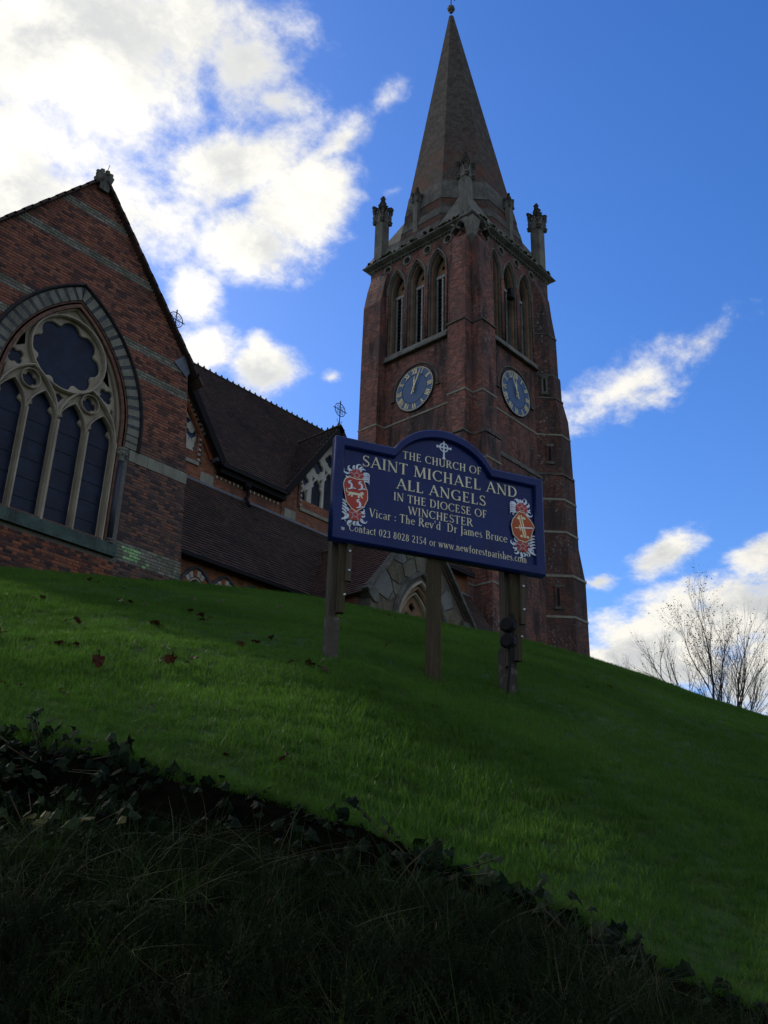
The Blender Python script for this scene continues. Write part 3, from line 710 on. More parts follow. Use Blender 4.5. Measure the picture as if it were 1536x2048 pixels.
mb = MB(); c = V(GXC+.02, GY-.02, 18.72); mb.loft([[c+V(sx*w, sy*w*.8, z) for sx, sy in ((-1, -1), (1, -1), (1, 1), (-1, 1))] for w, z in ((.14, -.05), (.17, .2), (.22, .42), (.17, .5))])
for k in range(8):
    a = k*.785; mb.lathe(c+V(.19*math.cos(a), .15*math.sin(a), .48), [(0, -.09), (.07, -.04), (.06, .03), (.075, .08), (0, .13)], 5)
fin = mb.build('finial', M_STONED, church); MB().tube([c+V(.03, 0, .5), c+V(.10, 0, .95)], .009, 5).build('lightning_rod', M_IRON, fin)

# ---- nave, clerestory dormers, aisle
CY = 27.0; NEZ, NEY, NRY, NRZ = 16.12, 26.6, 30.6, 22.39; NX0, NX1 = 13.2, 35.3
nwall = MB().box((NX0, CY, 9), (NX1, CY+.4, 16.3)).build('clerestory_wall', M_BRICKO, church)
sl = V(0, NRY-NEY, NRZ-NEZ).normalized()
DORM = [(17.45, 2.72, 1.78), (26.06, 2.72, 1.62)]; DPZ = 20.17; DEZ = 16.35
DS = (DPZ-DEZ)/2.72
ys_ = lambda zz: NEY+(zz-NEZ)*(NRY-NEY)/(NRZ-NEZ)
poly = [(NX0, NEZ)]
for cx, hw, _ in DORM: poly += [(cx-hw-.1, NEZ), (cx, DPZ-.05), (cx+hw+.1, NEZ)]
poly += [(NX1, NEZ), (NX1, NRZ), (NX0, NRZ)]
pn = V(0, -sl.z, sl.y)
nr = MB(); nr.loft([[V(x, ys_(zz), zz)-pn*.09 for x, zz in poly], [V(x, ys_(zz), zz) for x, zz in poly]])
quad_roof(nr, (NX0, NRY, NRZ), (NX1, NRY, NRZ), (NX1, NRY+4, NEZ), (NX0, NRY+4, NEZ))
nroof = nr.build('roof', M_TILE, church)
def not_dormer(x, y, z):
    k = np.ones_like(x, bool)
    for cx, hw, _ in DORM: k &= ~(z < DPZ-np.abs(x-cx)*DS-.02)
    return k
tiles('roof_tiles', (NX0, NEY-.02, NEZ+.0), X_, sl, NX1-NX0, 7.42, not_dormer, M_TILE, nroof)
ridge_line((NX0, NRY, NRZ+.03), (NX1, NRY, NRZ+.03), nroof)
for xa, xb in ((20.15, 23.35), (28.8, 35.2)):
    MB().box((xa, NEY-.06, NEZ-.16), (xb, NEY+.06, NEZ-.02)).build('gutter', M_IRON, church)
mb = MB()
for i in range(70):
    x = 20.2+i*.1; 
    if x < 23.3: mb.box((x, CY-.05, 15.62), (x+.055, CY, 15.72)) if i % 2 == 0 else None
mb.build('dentil_course', M_STONEP, church, kind='stuff')
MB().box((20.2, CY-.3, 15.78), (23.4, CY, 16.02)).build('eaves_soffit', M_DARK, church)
MB().box((NX0, CY-.06, 15.16), (NX1, CY, 15.24)).build('lead_flashing', M_LEAD, church)
for cx, hw, pw in DORM:
    yf = CY-.4
    psz = 17.5 if cx > 20 else 17.22; pap = psz+pw*DS*(.97 if cx > 20 else .84)
    gb = plate('dormer', [(cx-hw+.1, 15.2), (cx+hw-.1, 15.2), (cx+hw-.1, DEZ), (cx, DPZ-.12), (cx-hw+.1, DEZ)], [[(cx-pw, 15.9), (cx+pw, 15.9), (cx+pw, psz), (cx, pap+.02), (cx-pw, psz)]], V(0, CY-.03, 0), X_, .35, M_BRICKO, church)
    # roof of the dormer
    d = MB(); yb = NRY+.2
    for s in (-1, 1):
        q = [(cx, yf, DPZ), (cx+s*(hw+.12), yf, DPZ-(hw+.12)*DS), (cx+s*(hw+.12), yb, DPZ-(hw+.12)*DS), (cx, yb, DPZ)]
        quad_roof(d, *(q if s > 0 else q[::-1]), t=.09)
    dr = d.build('dormer_roof', M_TILE, church)
    dsl = V(1, 0, DS).normalized()
    yhit = NEY+(DPZ-NEZ)/((NRZ-NEZ)/(NRY-NEY))
    def above_nave(x, y, z): return z > NEZ+(y-NEY)*(NRZ-NEZ)/(NRY-NEY)-.04
    tiles('roof_tiles', (cx-hw-.12, yb-1.6, DPZ-(hw+.12)*DS), -Y_, dsl, yb-1.6-yf, (hw+.12)*math.hypot(1, DS), above_nave, M_TILE, dr)
    tiles('roof_tiles', (cx+hw+.12, yf, DPZ-(hw+.12)*DS), Y_, V(-1, 0, DS).normalized(), yb-1.6-yf, (hw+.12)*math.hypot(1, DS), above_nave, M_TILE, dr)
    ridge_line((cx, yf, DPZ+.03), (cx, yhit, DPZ+.03), dr)
    for s in (-1, 1):   # barge boards and the white dentils under them
        a = V(cx, yf-.02, DPZ-.08); b = V(cx+s*(hw+.1), yf-.02, DPZ-.08-(hw+.1)*DS); e = (b-a).normalized(); n2 = V(-e.z*s, 0, e.x*s)
        MB().obox((a+b)/2-n2*.10, e, Y_, n2, (b-a).length/2, .05, .13).build('barge_board', M_DARK, dr)
        MB().obox((a+b)/2-n2*.30+Y_*.36, e, Y_, n2, (b-a).length/2-.3, .06, .04).build('brick_verge', M_ORNG, gb)
        mb = MB(); k = .35
        Ls = math.hypot(pw, pw*DS)
        while k < Ls-.05:
            c = V(cx, CY-.06, pap+.06)+(V(cx+s*pw, CY, psz)-V(cx, CY, pap)).normalized()*k+n2*.03; mb.obox(c, e, Y_, n2, .045, .05, .05); k += .19
        for j in range(8):
            mb.box((cx+s*(pw+.07)-.05, CY-.1, 15.95+j*.2), (cx+s*(pw+.07)+.05, CY-.0, 16.04+j*.2))
        mb.build('dentil_course', M_WHITEW, gb, kind='stuff')
        MB().sweep([V(cx+s*(pw+.17), CY-.05, 15.9), V(cx+s*(pw+.17), CY-.05, 17.45)], -Y_, .09, .1).build('moulding', M_MOULD, gb)
    hol = []; pans = []
    for k in range(-2, 3):
        x = cx+k*pw/2.35; top = [18.05, 17.51, 16.80][abs(k)]; hwd = .27 if abs(k) < 2 else .19
        hol.append(trefoil_lancet(x, 15.98, top-.55, top, hwd, .3)); q = [18.62, 18.08, 17.26][abs(k)]; r = [.3, .30, .22][abs(k)]
        hol.append(foil(x, q, r, 4, 0, .55)); pans.append((x, top, hwd))
        for s in (-1, 1): hol.append(fix([(x+s*hwd*.45, top+.02), (x+s*hwd*1.0, top+.10), (x+s*hwd*.9, top-.22)]))
    top = pap
    ptr = plate('tracery', [(cx-pw, 15.9), (cx+pw, 15.9), (cx+pw, psz-.03), (cx, top), (cx-pw, psz-.03)], [fix(h) for h in hol], V(0, CY+.10, 0), X_, .16, M_STONEP, gb, bevel=.025)
    for x, tp, hwd in pans:
        pn = MB().box((x-hwd-.03, CY+.2, 15.95), (x+hwd+.03, CY+.22, tp+.9)).build('pane', M_BLUEG if cx < 20 else M_GLASS, gb)
        if cx > 20:
            mb = MB(); 
            for k in range(-9, 9):
                for s in (-1, 1):
                    a = V(x-hwd, CY+.19, 16.0+(k+9)*.16-.2); b2 = a+V(2*hwd, 0, s*2*hwd*1.7)
                    if s < 0: a += Z_*2*hwd*0
                    if min(a.z, b2.z) > 15.9 and max(a.z, b2.z) < tp+.5: mb.tube([a, b2], .006, 3)
            if mb.v: mb.build('leading', M_LOUV, gb)
    MB().box((cx-pw-.1, CY-.1, 15.76), (cx+pw+.1, CY+.1, 15.9)).build('sill', M_BAND, gb)
    for s in (-1, 1):
        MB().box((cx+s*(pw+.55)-.3, CY-.05, 15.25), (cx+s*(pw+.55)+.3, CY+.0, 15.62)).build('stone_block', M_BAND, gb)
        MB().obox((cx+s*(hw-.12), CY-.2, DEZ-.16), X_, Y_, Z_, .14, .2, .08).build('lead_cap', M_LEAD, gb)
    iron_cross((cx, yf+.1, DPZ+.02), 1.12, .30)
for k in (-2, -1, 0, 1, 2):  # piers under the tracery get shafts
    pass
# aisle
AY, AEY, AEZ, ATZ = 24.5, 24.2, 11.18, 15.22
arch = [(17.98, 10.25, .52), (19.12, 10.28, .5), (20.25, 10.32, .5), (21.35, 10.3, .45)]
aw = plate('aisle_wall', [(13.9, 8.0), (NX1, 8.0), (NX1, 11.2), (13.9, 11.2)], [lancet(c, 9.0, 10.0, 10.52, .36) for c, _, _ in arch[:3]], V(0, AY, 0), X_, .4, M_BRICKO, church)
for c, zz, hw in arch[:3]:
    MB().sweep(P3(V(0, AY, 0), X_, archpath(c, 10.0, 10.55, .40, 8, 9.0), -.08), -Y_, .09, .18).build('arch_moulding', M_STONEP, aw)
    MB().sweep(P3(V(0, AY, 0), X_, archpath(c, 10.0, 10.92, .66, 10), .03), -Y_, .10, .1).build('hood_mould', M_VOUSD, aw)
    for k in range(11):
        a0 = -84+k*15.4; q = arcp(c, 10.02, .46, 90-(a0+7), 90-(a0-7), 2)+list(reversed(arcp(c, 10.02, .62, 90-(a0+7), 90-(a0-7), 2)))
        kk = 1+.32*max(0, 1-abs(a0)/60)
        q = [(x, 10.02+(zq-10.02)*kk) for x, zq in q]
        MB().loft([[(x, AY-.035, zq) for x, zq in q], [(x, AY+.03, zq) for x, zq in q]]).build('voussoir', [M_STONEP, M_STONEP, M_ORNG][k % 3], aw)
    MB().box((c-.4, AY+.25, 9.0), (c+.4, AY+.27, 10.6)).build('pane', M_GLASS, aw)
ar = MB(); quad_roof(ar, (13.9, AEY, AEZ), (NX1, AEY, AEZ), (NX1, CY-.02, ATZ), (13.9, CY-.02, ATZ)); aroof = ar.build('aisle_roof', M_TILE, church)
asl = V(0, CY-AEY, ATZ-AEZ).normalized()
PCX, PPZ, PEZ, PY, PHW = 24.9, 13.95, 10.72, 21.1, 2.66; PSL = (PPZ-PEZ)/PHW
tiles('roof_tiles', (13.9, AEY-.03, AEZ), X_, asl, NX1-13.9, 4.9, lambda x, y, z: ~(z < PPZ-np.abs(x-PCX)*PSL-.02), M_TILE, aroof)
MB().box((13.9, AEY-.12, AEZ-.14), (PCX-PHW, AEY+.02, AEZ-.02)).build('gutter', M_IRON, church)
# downpipe with its hopper
MB().tube([V(21.55, CY-.12, 15.95), V(21.55, CY-.14, 15.75), V(21.7, CY-.12, 15.5), V(21.6, CY-.14, 15.25), V(21.6, CY-.35, 14.9)], .07, 6).lathe(V(21.55, CY-.15, 15.62), [(.08, 0), (.17, .06), (.19, .2), (.12, .24)], 8).build('downpipe', M_IRON, church)

# ---- porch
stone_f = V(0, PY, 0)
pw_out = [(PCX-PHW+.1, 7.6), (PCX+PHW-.1, 7.6), (PCX+PHW-.1, PEZ), (PCX, PPZ-.1), (PCX-PHW+.1, PEZ)]
ph = lancet(PCX, 7.4, 9.75, 11.72, 1.22, 10)
pwall = plate('porch_wall', pw_out, [ph], stone_f, X_, .5, M_MORTD, church)
def rub(pts, k): 
    c = (sum(p[0] for p in pts)/len(pts), sum(p[1] for p in pts)/len(pts)); q = [(c[0]+(x-c[0])*.965, c[1]+(z-c[1])*.965) for x, z in pts]
    A = [(x, PY-.03-.01*random.random(), z) for x, z in q]; B = [(x, PY+.05, z) for x, z in pts]
    MB().loft([A, B] if sum(q[i][0]*q[(i+1) % len(q)][1]-q[(i+1) % len(q)][0]*q[i][1] for i in range(len(q))) > 0 else [A[::-1], B[::-1]]).build('stone', M_PORCH[k], pwall)
L_ = PCX-PHW+.12; 
for pts, k in [([(L_, 9.9), (22.95, 9.75), (23.0, 10.2), (22.8, 10.62), (L_, 10.7)], 0), ([(L_, 9.1), (23.2, 9.1), (23.15, 9.75), (L_, 9.88)], 1), ([(L_, 8.4), (23.3, 8.4), (23.2, 9.08), (L_, 9.08)], 0),
               ([(L_+.02, 10.74), (22.82, 10.66), (23.2, 10.55), (23.45, 10.95), (23.3, 11.35), (23.05, 11.6)], 1), ([(23.22, 10.5), (23.55, 10.75), (23.47, 10.93)], 2), ([(23.0, 10.2), (22.98, 9.76), (23.35, 9.7), (23.5, 10.6), (23.25, 10.5), (22.84, 10.6)], 0),
               ([(23.1, 11.64), (23.36, 11.33), (23.75, 11.25), (24.0, 11.6), (23.85, 12.0), (23.4, 12.02)], 0), ([(23.48, 10.95), (23.6, 10.8), (23.9, 11.2), (23.38, 11.3)], 2), ([(23.44, 12.06), (23.9, 12.02), (24.1, 12.2), (24.0, 12.75)], 1),
               ([(24.02, 11.62), (24.35, 11.62), (24.62, 11.95), (24.5, 12.4), (24.13, 12.2), (23.9, 12.0)], 2), ([(24.1, 12.24), (24.5, 12.43), (24.6, 13.0), (24.5, 13.3), (24.05, 12.8)], 0), ([(24.54, 12.4), (24.66, 11.98), (25.1, 12.0), (25.05, 12.6), (24.64, 12.95)], 2),
               ([(25.1, 12.6), (25.14, 12.0), (25.5, 11.85), (25.75, 12.3), (25.4, 12.9)], 1), ([(24.65, 13.0), (25.06, 12.66), (25.38, 12.95), (24.95, 13.75), (24.75, 13.55)], 0), ([(25.54, 11.82), (25.9, 11.4), (26.2, 11.75), (26.1, 12.2), (25.78, 12.27)], 0),
               ([(25.93, 11.36), (26.15, 10.95), (26.7, 11.2), (26.5, 11.7), (26.23, 11.72)], 1), ([(26.18, 10.9), (26.3, 10.4), (26.9, 10.35), (27.1, 10.9), (26.73, 11.17)], 0), ([(26.32, 10.36), (26.4, 9.7), (27.0, 9.6), (27.4, 9.9), (27.42, 10.3), (26.92, 10.31)], 1), ([(26.42, 9.66), (26.45, 8.7), (27.4, 8.7), (27.42, 9.85), (27.0, 9.56)], 2)]:
    rub(pts, k)
door = MB().sweep(P3(stone_f, X_, archpath(PCX, 9.75, 11.96, 1.42, 12, 9.6), .03), -Y_, .17, .2).build('porch_arch', M_STONED, church)
for s in (-1, 1): MB().lathe(V(PCX+s*1.5, PY-.06, 9.62), [(0, -.2), (.14, -.12), (.22, 0), (.2, .1), (.1, .2), (0, .24)], 7).build('label_stop', M_STONED, door)
MB().sweep(P3(stone_f, X_, archpath(PCX, 9.75, 11.66, 1.17, 12, 8.0), -.06), -Y_, .14, .22).build('moulding', M_TRAC, door)
MB().sweep(P3(stone_f, X_, archpath(PCX, 9.75, 11.48, 1.03, 12, 8.0), -.2), -Y_, .16, .2).build('moulding', M_BROWN, door)
MB().sweep(P3(stone_f, X_, archpath(PCX, 9.75, 11.30, .90, 12, 8.0), -.32), -Y_, .12, .2).build('moulding', M_TRAC, door)
hh = [lancet(PCX, 8.0, 9.3, 9.98, .62, 8)]
for x, z, r in ((-.28, 10.45, .13), (.28, 10.45, .13), (0, 10.82, .15), (-.55, 10.05, .10), (.55, 10.05, .10)): hh.append(foil(PCX+x, z, r, 3 if abs(x) > .1 else 4, math.pi/2, .5))
plate('tympanum', lancet(PCX, 8.0, 9.75, 11.28, .88, 10), [fix(h) for h in hh], stone_f+V(0, .38, 0), X_, .12, M_BROWN, door, bevel=.02)
MB().sweep(P3(stone_f, X_, archpath(PCX, 9.3, 10.02, .66, 10, 8.0), -.36), -Y_, .1, .14).build('moulding', M_TRAC, door)
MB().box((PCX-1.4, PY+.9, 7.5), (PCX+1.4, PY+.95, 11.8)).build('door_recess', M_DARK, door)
pr = MB()
for s in (-1, 1):
    q = [(PCX, PY-.05, PPZ), (PCX+s*(PHW+.1), PY-.05, PPZ-(PHW+.1)*PSL), (PCX+s*(PHW+.1), CY-.2, PPZ-(PHW+.1)*PSL), (PCX, CY-.2, PPZ)]
    quad_roof(pr, *(q if s > 0 else q[::-1]), t=.08)
proof = pr.build('porch_roof', M_TILER, church)
def above_aisle(x, y, z): return (z > AEZ+(y-AEY)*(ATZ-AEZ)/(CY-AEY)-.03) | (y < AEY)
tiles('roof_tiles', (PCX-PHW-.12, CY-.3, PPZ-(PHW+.12)*PSL), -Y_, V(1, 0, PSL), CY-.3-PY+.06, (PHW+.12)*math.hypot(1, PSL), above_aisle, M_TILER, proof)
tiles('roof_tiles', (PCX+PHW+.12, PY-.06, PPZ-(PHW+.12)*PSL), Y_, V(-1, 0, PSL), CY-.3-PY+.06, (PHW+.12)*math.hypot(1, PSL), above_aisle, M_TILER, proof)
for s in (-1, 1):
    a = V(PCX, PY-.1, PPZ+.02); b = V(PCX+s*(PHW+.15), PY-.1, PPZ+.02-(PHW+.15)*PSL); e = (b-a).normalized(); n2 = V(-e.z*s, 0, e.x*s)
    mb = MB(); k = 0; i = 0
    while k < (b-a).length-.1: mb.obox(a+e*(k+.17)+n2*(.05+.01*random.random()), e, Y_, n2, .168, .15, .05); k += .34
    mb.build('verge_coping', M_STONED, proof, kind='stuff')
    MB().loft([[(PCX+s*(PHW-.42), PY-.12, z), (PCX+s*w, PY-.12, z), (PCX+s*w, PY+.3, z), (PCX+s*(PHW-.42), PY+.3, z)][::s] for z, w in ((10.30, PHW-.25), (10.45, PHW-.05), (10.62, PHW+.12), (10.80, PHW+.12))]).build('kneeler', M_STONED, pwall)
    MB().box((PCX+s*(PHW-.2)-.15, PY+.5, 8), (PCX+s*(PHW-.2)+.15, AY, 10.7)).build('side_wall', M_BRICKO, pwall)
ridge_line((PCX, PY, PPZ+.03), (PCX, CY-.8, PPZ+.03), proof, M_TILER, crest=0)

# ---- tower
TX, TY, TW = 35.91, 27.12, 7.6; TCX, TCY = TX+TW/2, TY+TW/2; TE_, TN = V(TX, 0, 0), V(0, TY, 0)
tower = MB().box((TX, TY, 7.0), (TX+TW, TY+TW, 30.6)).build('tower', M_BRICK, church)
# belfry stage: walls with the three lancets and the small roundels on the two faces in view
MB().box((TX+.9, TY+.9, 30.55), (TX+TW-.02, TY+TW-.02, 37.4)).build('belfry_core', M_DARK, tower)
def face(axis):
    if axis == 'e': return dict(o=V(TX, 0, 0), u=-Y_, c=-(TY+3.93), lo=-(TY+TW), hi=-TY)
    return dict(o=V(0, TY, 0), u=X_, c=TX+3.55, lo=TX, hi=TX+TW)
def belfry(axis):
    f = face(axis); o, u = f['o'], f['u']; nrm = u.cross(Z_); c = f['c']; sp = 1.52
    hol = [lancet(c+k*sp, 31.02, 35.35, 36.62, .60, 8) for k in (-1, 0, 1)]
    rnd = [(c+k*sp, 37.06) for k in (-1.5, -.5, .5, 1.5)]
    lo, hi = (f['lo'], f['hi']) if axis == 'e' else (f['lo']+.42, f['hi'])
    if axis == 'e': hi -= .0
    w = plate('belfry_wall', [(lo, 30.6), (hi, 30.6), (hi, 37.42), (lo, 37.42)], [h for h in hol]+[circ(a, b, .21, 20) for a, b in rnd], o, u, .4, M_BRICK, church)
    for a, b in rnd:
        MB().sweep(P3(o, u, [(a+.27*math.cos(t*.2618), b+.27*math.sin(t*.2618)) for t in range(25)], .01), nrm, .13, .1).build('roundel', M_STONE, w)
        MB().sweep(P3(o, u, [(a+.16*math.cos(t*.2618), b+.16*math.sin(t*.2618)) for t in range(25)], -.14), nrm, .09, .14).build('roundel', M_STONED, w)
        p = Vector(o)+u*a+Z_*b-nrm*.38; MB().obox(p, u, nrm, Z_, .24, .02, .24).build('blocking', M_STONED, w)
    for k in (-1, 0, 1):
        x = c+k*sp; wn = MB().sweep(P3(o, u, archpath(x, 35.35, 36.76, .68, 10, 35.2), .03), nrm, .10, .14).build('belfry_window', M_STONE, church)
        for q, (h, off, wd, m) in enumerate([(.575, -.08, .08, M_STONED), (.515, -.22, .08, M_BROWN), (.45, -.38, .07, M_STONED)]):
            MB().sweep(P3(o, u, archpath(x, 35.35, 36.58-.10*q, h, 10, 31.0), off), nrm, wd, .18).build('moulding', m, wn)
        plate('tympanum', lancet(x, 35.1, 35.35, 36.35, .47, 8), [fix(foil(x, 35.72, .15, 3, math.pi/2, .5))], Vector(o)-nrm*.55, u, .08, M_BROWN, wn)
        p = Vector(o)+u*x; MB().obox(p-nrm*.50+Z_*35.12, u, nrm, Z_, .46, .06, .09).build('lintel', M_WHITEW, wn)
        MB().obox(p-nrm*.52+Z_*33.05, u, nrm, Z_, .055, .05, 2.0).build('mullion', M_WHITEW, wn)
        for s in (-1, 1): MB().obox(p+u*s*.41-nrm*.52+Z_*33.05, u, nrm, Z_, .03, .05, 2.0).build('frame', M_WHITEW, wn)
        for j in range(15):
            ax2 = (nrm*.6-Z_*.8).normalized(); MB().obox(p-nrm*.66+Z_*(31.3+j*.26), u, ax2, u.cross(ax2), .42, .13, .012).build('louvre', M_LOUV, wn)
        # weathered brick shafts of the jambs
        for s in (-1, 1): MB().tube([p+u*s*.70+nrm*.05+Z_*31.1, p+u*s*.70+nrm*.05+Z_*35.3], .06, 8).build('jamb_shaft', M_BRICKB, wn, True)
    # sloping sill
    a, b = c-2.33, c+2.33
    q = [Vector(o)+u*x+nrm*d+Z_*z for x in (a, b) for d, z in ((-.3, 31.12), (.02, 31.02), (.20, 30.72), (.22, 30.62), (.22, 30.54), (-.02, 30.50), (-.3, 30.5))]
    MB().loft([q[:7], q[7:]]).build('belfry_sill', M_STONE, w)
    MB().obox(Vector(o)+u*((a+b)/2)+nrm*.14+Z_*30.51, u, nrm, Z_, 2.36, .12, .035).build('string_course', M_STONED, w)
    return w
bw = belfry('e'); bn = belfry('n')
MB().box((TX+TW-.4, TY+.4, 30.6), (TX+TW-.003, TY+TW-.003, 37.41)).box((TX+.4, TY+TW-.4, 30.6), (TX+TW-.4, TY+TW-.003, 37.41)).build('belfry_back_wall', M_BRICK, tower)
# angle buttresses: projecting -X from the east face and -Y from the north face
def buttress(lo, hi, d, stages, name='buttress', m=M_BRICKB):
    """lo/hi: extent along the wall; d: outward direction; stages: (z, projection)"""
    d = Vector(d); rings = []
    for z, p in stages:
        if abs(d.x) > .5: r = [(TX-p, lo, z), (TX-p, hi, z), (TX+.3, hi, z), (TX+.3, lo, z)][::-1]
        else: r = [(lo, TY-p, z), (hi, TY-p, z), (hi, TY+.3, z), (lo, TY+.3, z)]
        rings.append(r)
    return MB().loft(rings).build(name, m, church)
ST = [(7, 1.05), (18.0, 1.05), (18.5, .84), (23.75, .84), (24.2, .63), (30.7, .63), (30.78, .58), (35.9, .55), (36.8, .12), (37.38, .05)]
STF = [(7, 1.05), (18.0, 1.05), (18.5, .84), (23.75, .84), (24.2, .63), (30.7, .63), (34.6, .60), (35.9, .35), (37.0, .05)]
b1 = buttress(TY+.004, TY+1.16, -X_, ST); b2 = buttress(TX+.004, TX+1.2, -Y_, ST); b3 = buttress(TY+TW-1.45, TY+TW-.1, -X_, STF)
for z0, p in ((23.98, .80), (30.72, .66)):
    for ax in 'en':
        mb = MB()
        if ax == 'e': mb.box((TX-p-.05, TY-.04, z0-.05), (TX-.0, TY+1.2, z0+.04))
        else: mb.box((TX-.04, TY-p-.05, z0-.05), (TX+1.24, TY-.0, z0+.04))
        mb.build('set_off', M_STONED, b1 if ax == 'e' else b2)
# carved block under the cornice at the re-entrant corner
mb = MB(); mb.loft([[(TX+.02, TY+.02, 35.75), (TX-.02, TY+.02, 35.75), (TX-.02, TY-.02, 35.75), (TX+.02, TY-.02, 35.75)][::-1], [(TX+.05, TY+.05, 36.3), (TX-.34, TY+.05, 36.3), (TX-.34, TY-.34, 36.3), (TX+.05, TY-.34, 36.3)][::-1], [(TX+.2, TY+.2, 37.38), (TX-.5, TY+.2, 37.38), (TX-.5, TY-.5, 37.38), (TX+.2, TY-.5, 37.38)][::-1]])
mb.build('corner_corbel', M_STONE, church)
for d in (-1, 1):   # little weathered gablets beside it
    c = V(TX-.45, TY+.62, 37.02) if d < 0 else V(TX+.62, TY-.45, 37.02)
    ax = Y_ if d < 0 else X_
    MB().obox(c, (ax+Z_*.9*1).normalized(), Z_.cross(ax), (Z_-ax*.9).normalized(), .42, .20, .05).obox(c+ax*.0, (ax-Z_*.9).normalized(), Z_.cross(ax), (Z_+ax*.9).normalized(), .42, .20, .05).build('gablet', M_STONED, b1 if d < 0 else b2)
def string(z, h=.10, p=.035, m=M_BAND, lo=0, skip=False):
    mb = MB(); e = [TX-p, TY-p]
    mb.box((TX-p, TY+1.2, z-h/2), (TX, TY+TW-1.47, z+h/2)); mb.box((TX+1.24, TY-p, z-h/2), (TX+5.8, TY, z+h/2))
    q = .63 if z > 24.2 else (.84 if z > 18.2 else 1.05)
    mb.box((TX-q-p, TY-p*.6, z-h/2+.001), (TX-.01, TY+1.18, z+h/2+.001)); mb.box((TX-p*.6, TY-q-p, z-h/2+.002), (TX+1.22, TY-.01, z+h/2+.002)); mb.box((TX-q-p, TY+TW-1.47, z-h/2), (TX, TY+TW-.08, z+h/2))
    return mb.build('string_course', m, church)
for z in (26.42, 22.5, 20.6, 18.15, 15.9): string(z)
string(30.5, .08, .05, M_STONED) if False else None
# raking weathering on the north face right of the near buttress
mb = MB(); mb.add([(TX+1.2, TY-.22, 23.7), (TX+5.9, TY-.22, 23.7), (TX+5.9, TY, 24.05), (TX+1.2, TY, 24.05), (TX+1.2, TY-.22, 23.6), (TX+5.9, TY-.22, 23.6), (TX+5.9, TY, 23.6), (TX+1.2, TY, 23.6)], [(0, 1, 2, 3), (4, 5, 1, 0), (7, 6, 5, 4), (0, 3, 7, 4), (1, 5, 6, 2)]); mb.build('weathering', M_STONED, church)
MB().box((TX+1.25, TY-.16, 7), (TX+5.85, TY+.1, 23.58)).build('lower_wall', M_BRICK, church)

# stair turret (half octagon against the north face)
TS = [(7, 1.2, 44.15), (18.1, 1.17, 44.10), (20.0, 1.0, 43.86), (23.95, .98, 43.84), (24.0, .98, 43.72), (26.3, .98, 43.62), (27.6, .96, 43.52), (28.9, .80, 43.22), (30.2, .78, 43.2), (30.3, .68, 43.17), (33.0, .64, 43.15), (34.4, .60, 42.86), (35.6, .46, 42.9), (36.7, .14, 42.9)]
X0 = 41.7
def tring(t, xr, z, g=0): return [(X0-g, TY+.2, z), (X0-g*.3, TY-g*.3, z), (X0+t-g*.4, TY-t-g, z), (xr+g*.4, TY-t-g, z), (xr+t*.75+g, TY+.2, z)]
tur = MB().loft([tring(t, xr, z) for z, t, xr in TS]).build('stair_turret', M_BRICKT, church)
def t_at(z): return float(np.interp(z, [a for a, _, _ in TS], [b for _, b, _ in TS])), float(np.interp(z, [a for a, _, _ in TS], [c for _, _, c in TS]))
for z, h, g, m in ((26.42, .10, .03, M_BAND), (24.0, .12, .07, M_STONED), (22.5, .12, .03, M_BAND), (20.6, .12, .03, M_BAND), (18.12, .14, .05, M_BAND), (15.9, .12, .03, M_BAND), (28.75, .1, .05, M_STONED), (30.25, .1, .04, M_STONED), (33.0, .1, .04, M_STONED)):
    t, xr = t_at(z); t2, xr2 = t_at(z+.02)
    MB().loft([tring(t, xr, z-h/2, g), tring(t, xr, z+h/2, g)]).build('string_course', m, tur)
dg = V(1, -1, 0).normalized(); dn = V(-1, -1, 0).normalized()
for z, hh in ((29.55, .42), (25.2, .42), (16.95, .48)):
    t, _ = t_at(z); c = V(X0+t/2, TY-t/2, z)
    sw = MB().obox(c+dn*.0, dg, dn, Z_, .17, .06, hh+.14).build('slit_window', M_BRICKT if z < 29 else M_STONE, tur)
    MB().obox(c+dn*.055, dg, dn, Z_, .065, .02, hh).build('opening', M_DARK, sw)
    for q in (-1, 1): MB().obox(c+dn*.02+Z_*q*(hh+.12), dg, dn, Z_, .24, .06, .07).build('lintel', M_STONED, sw)

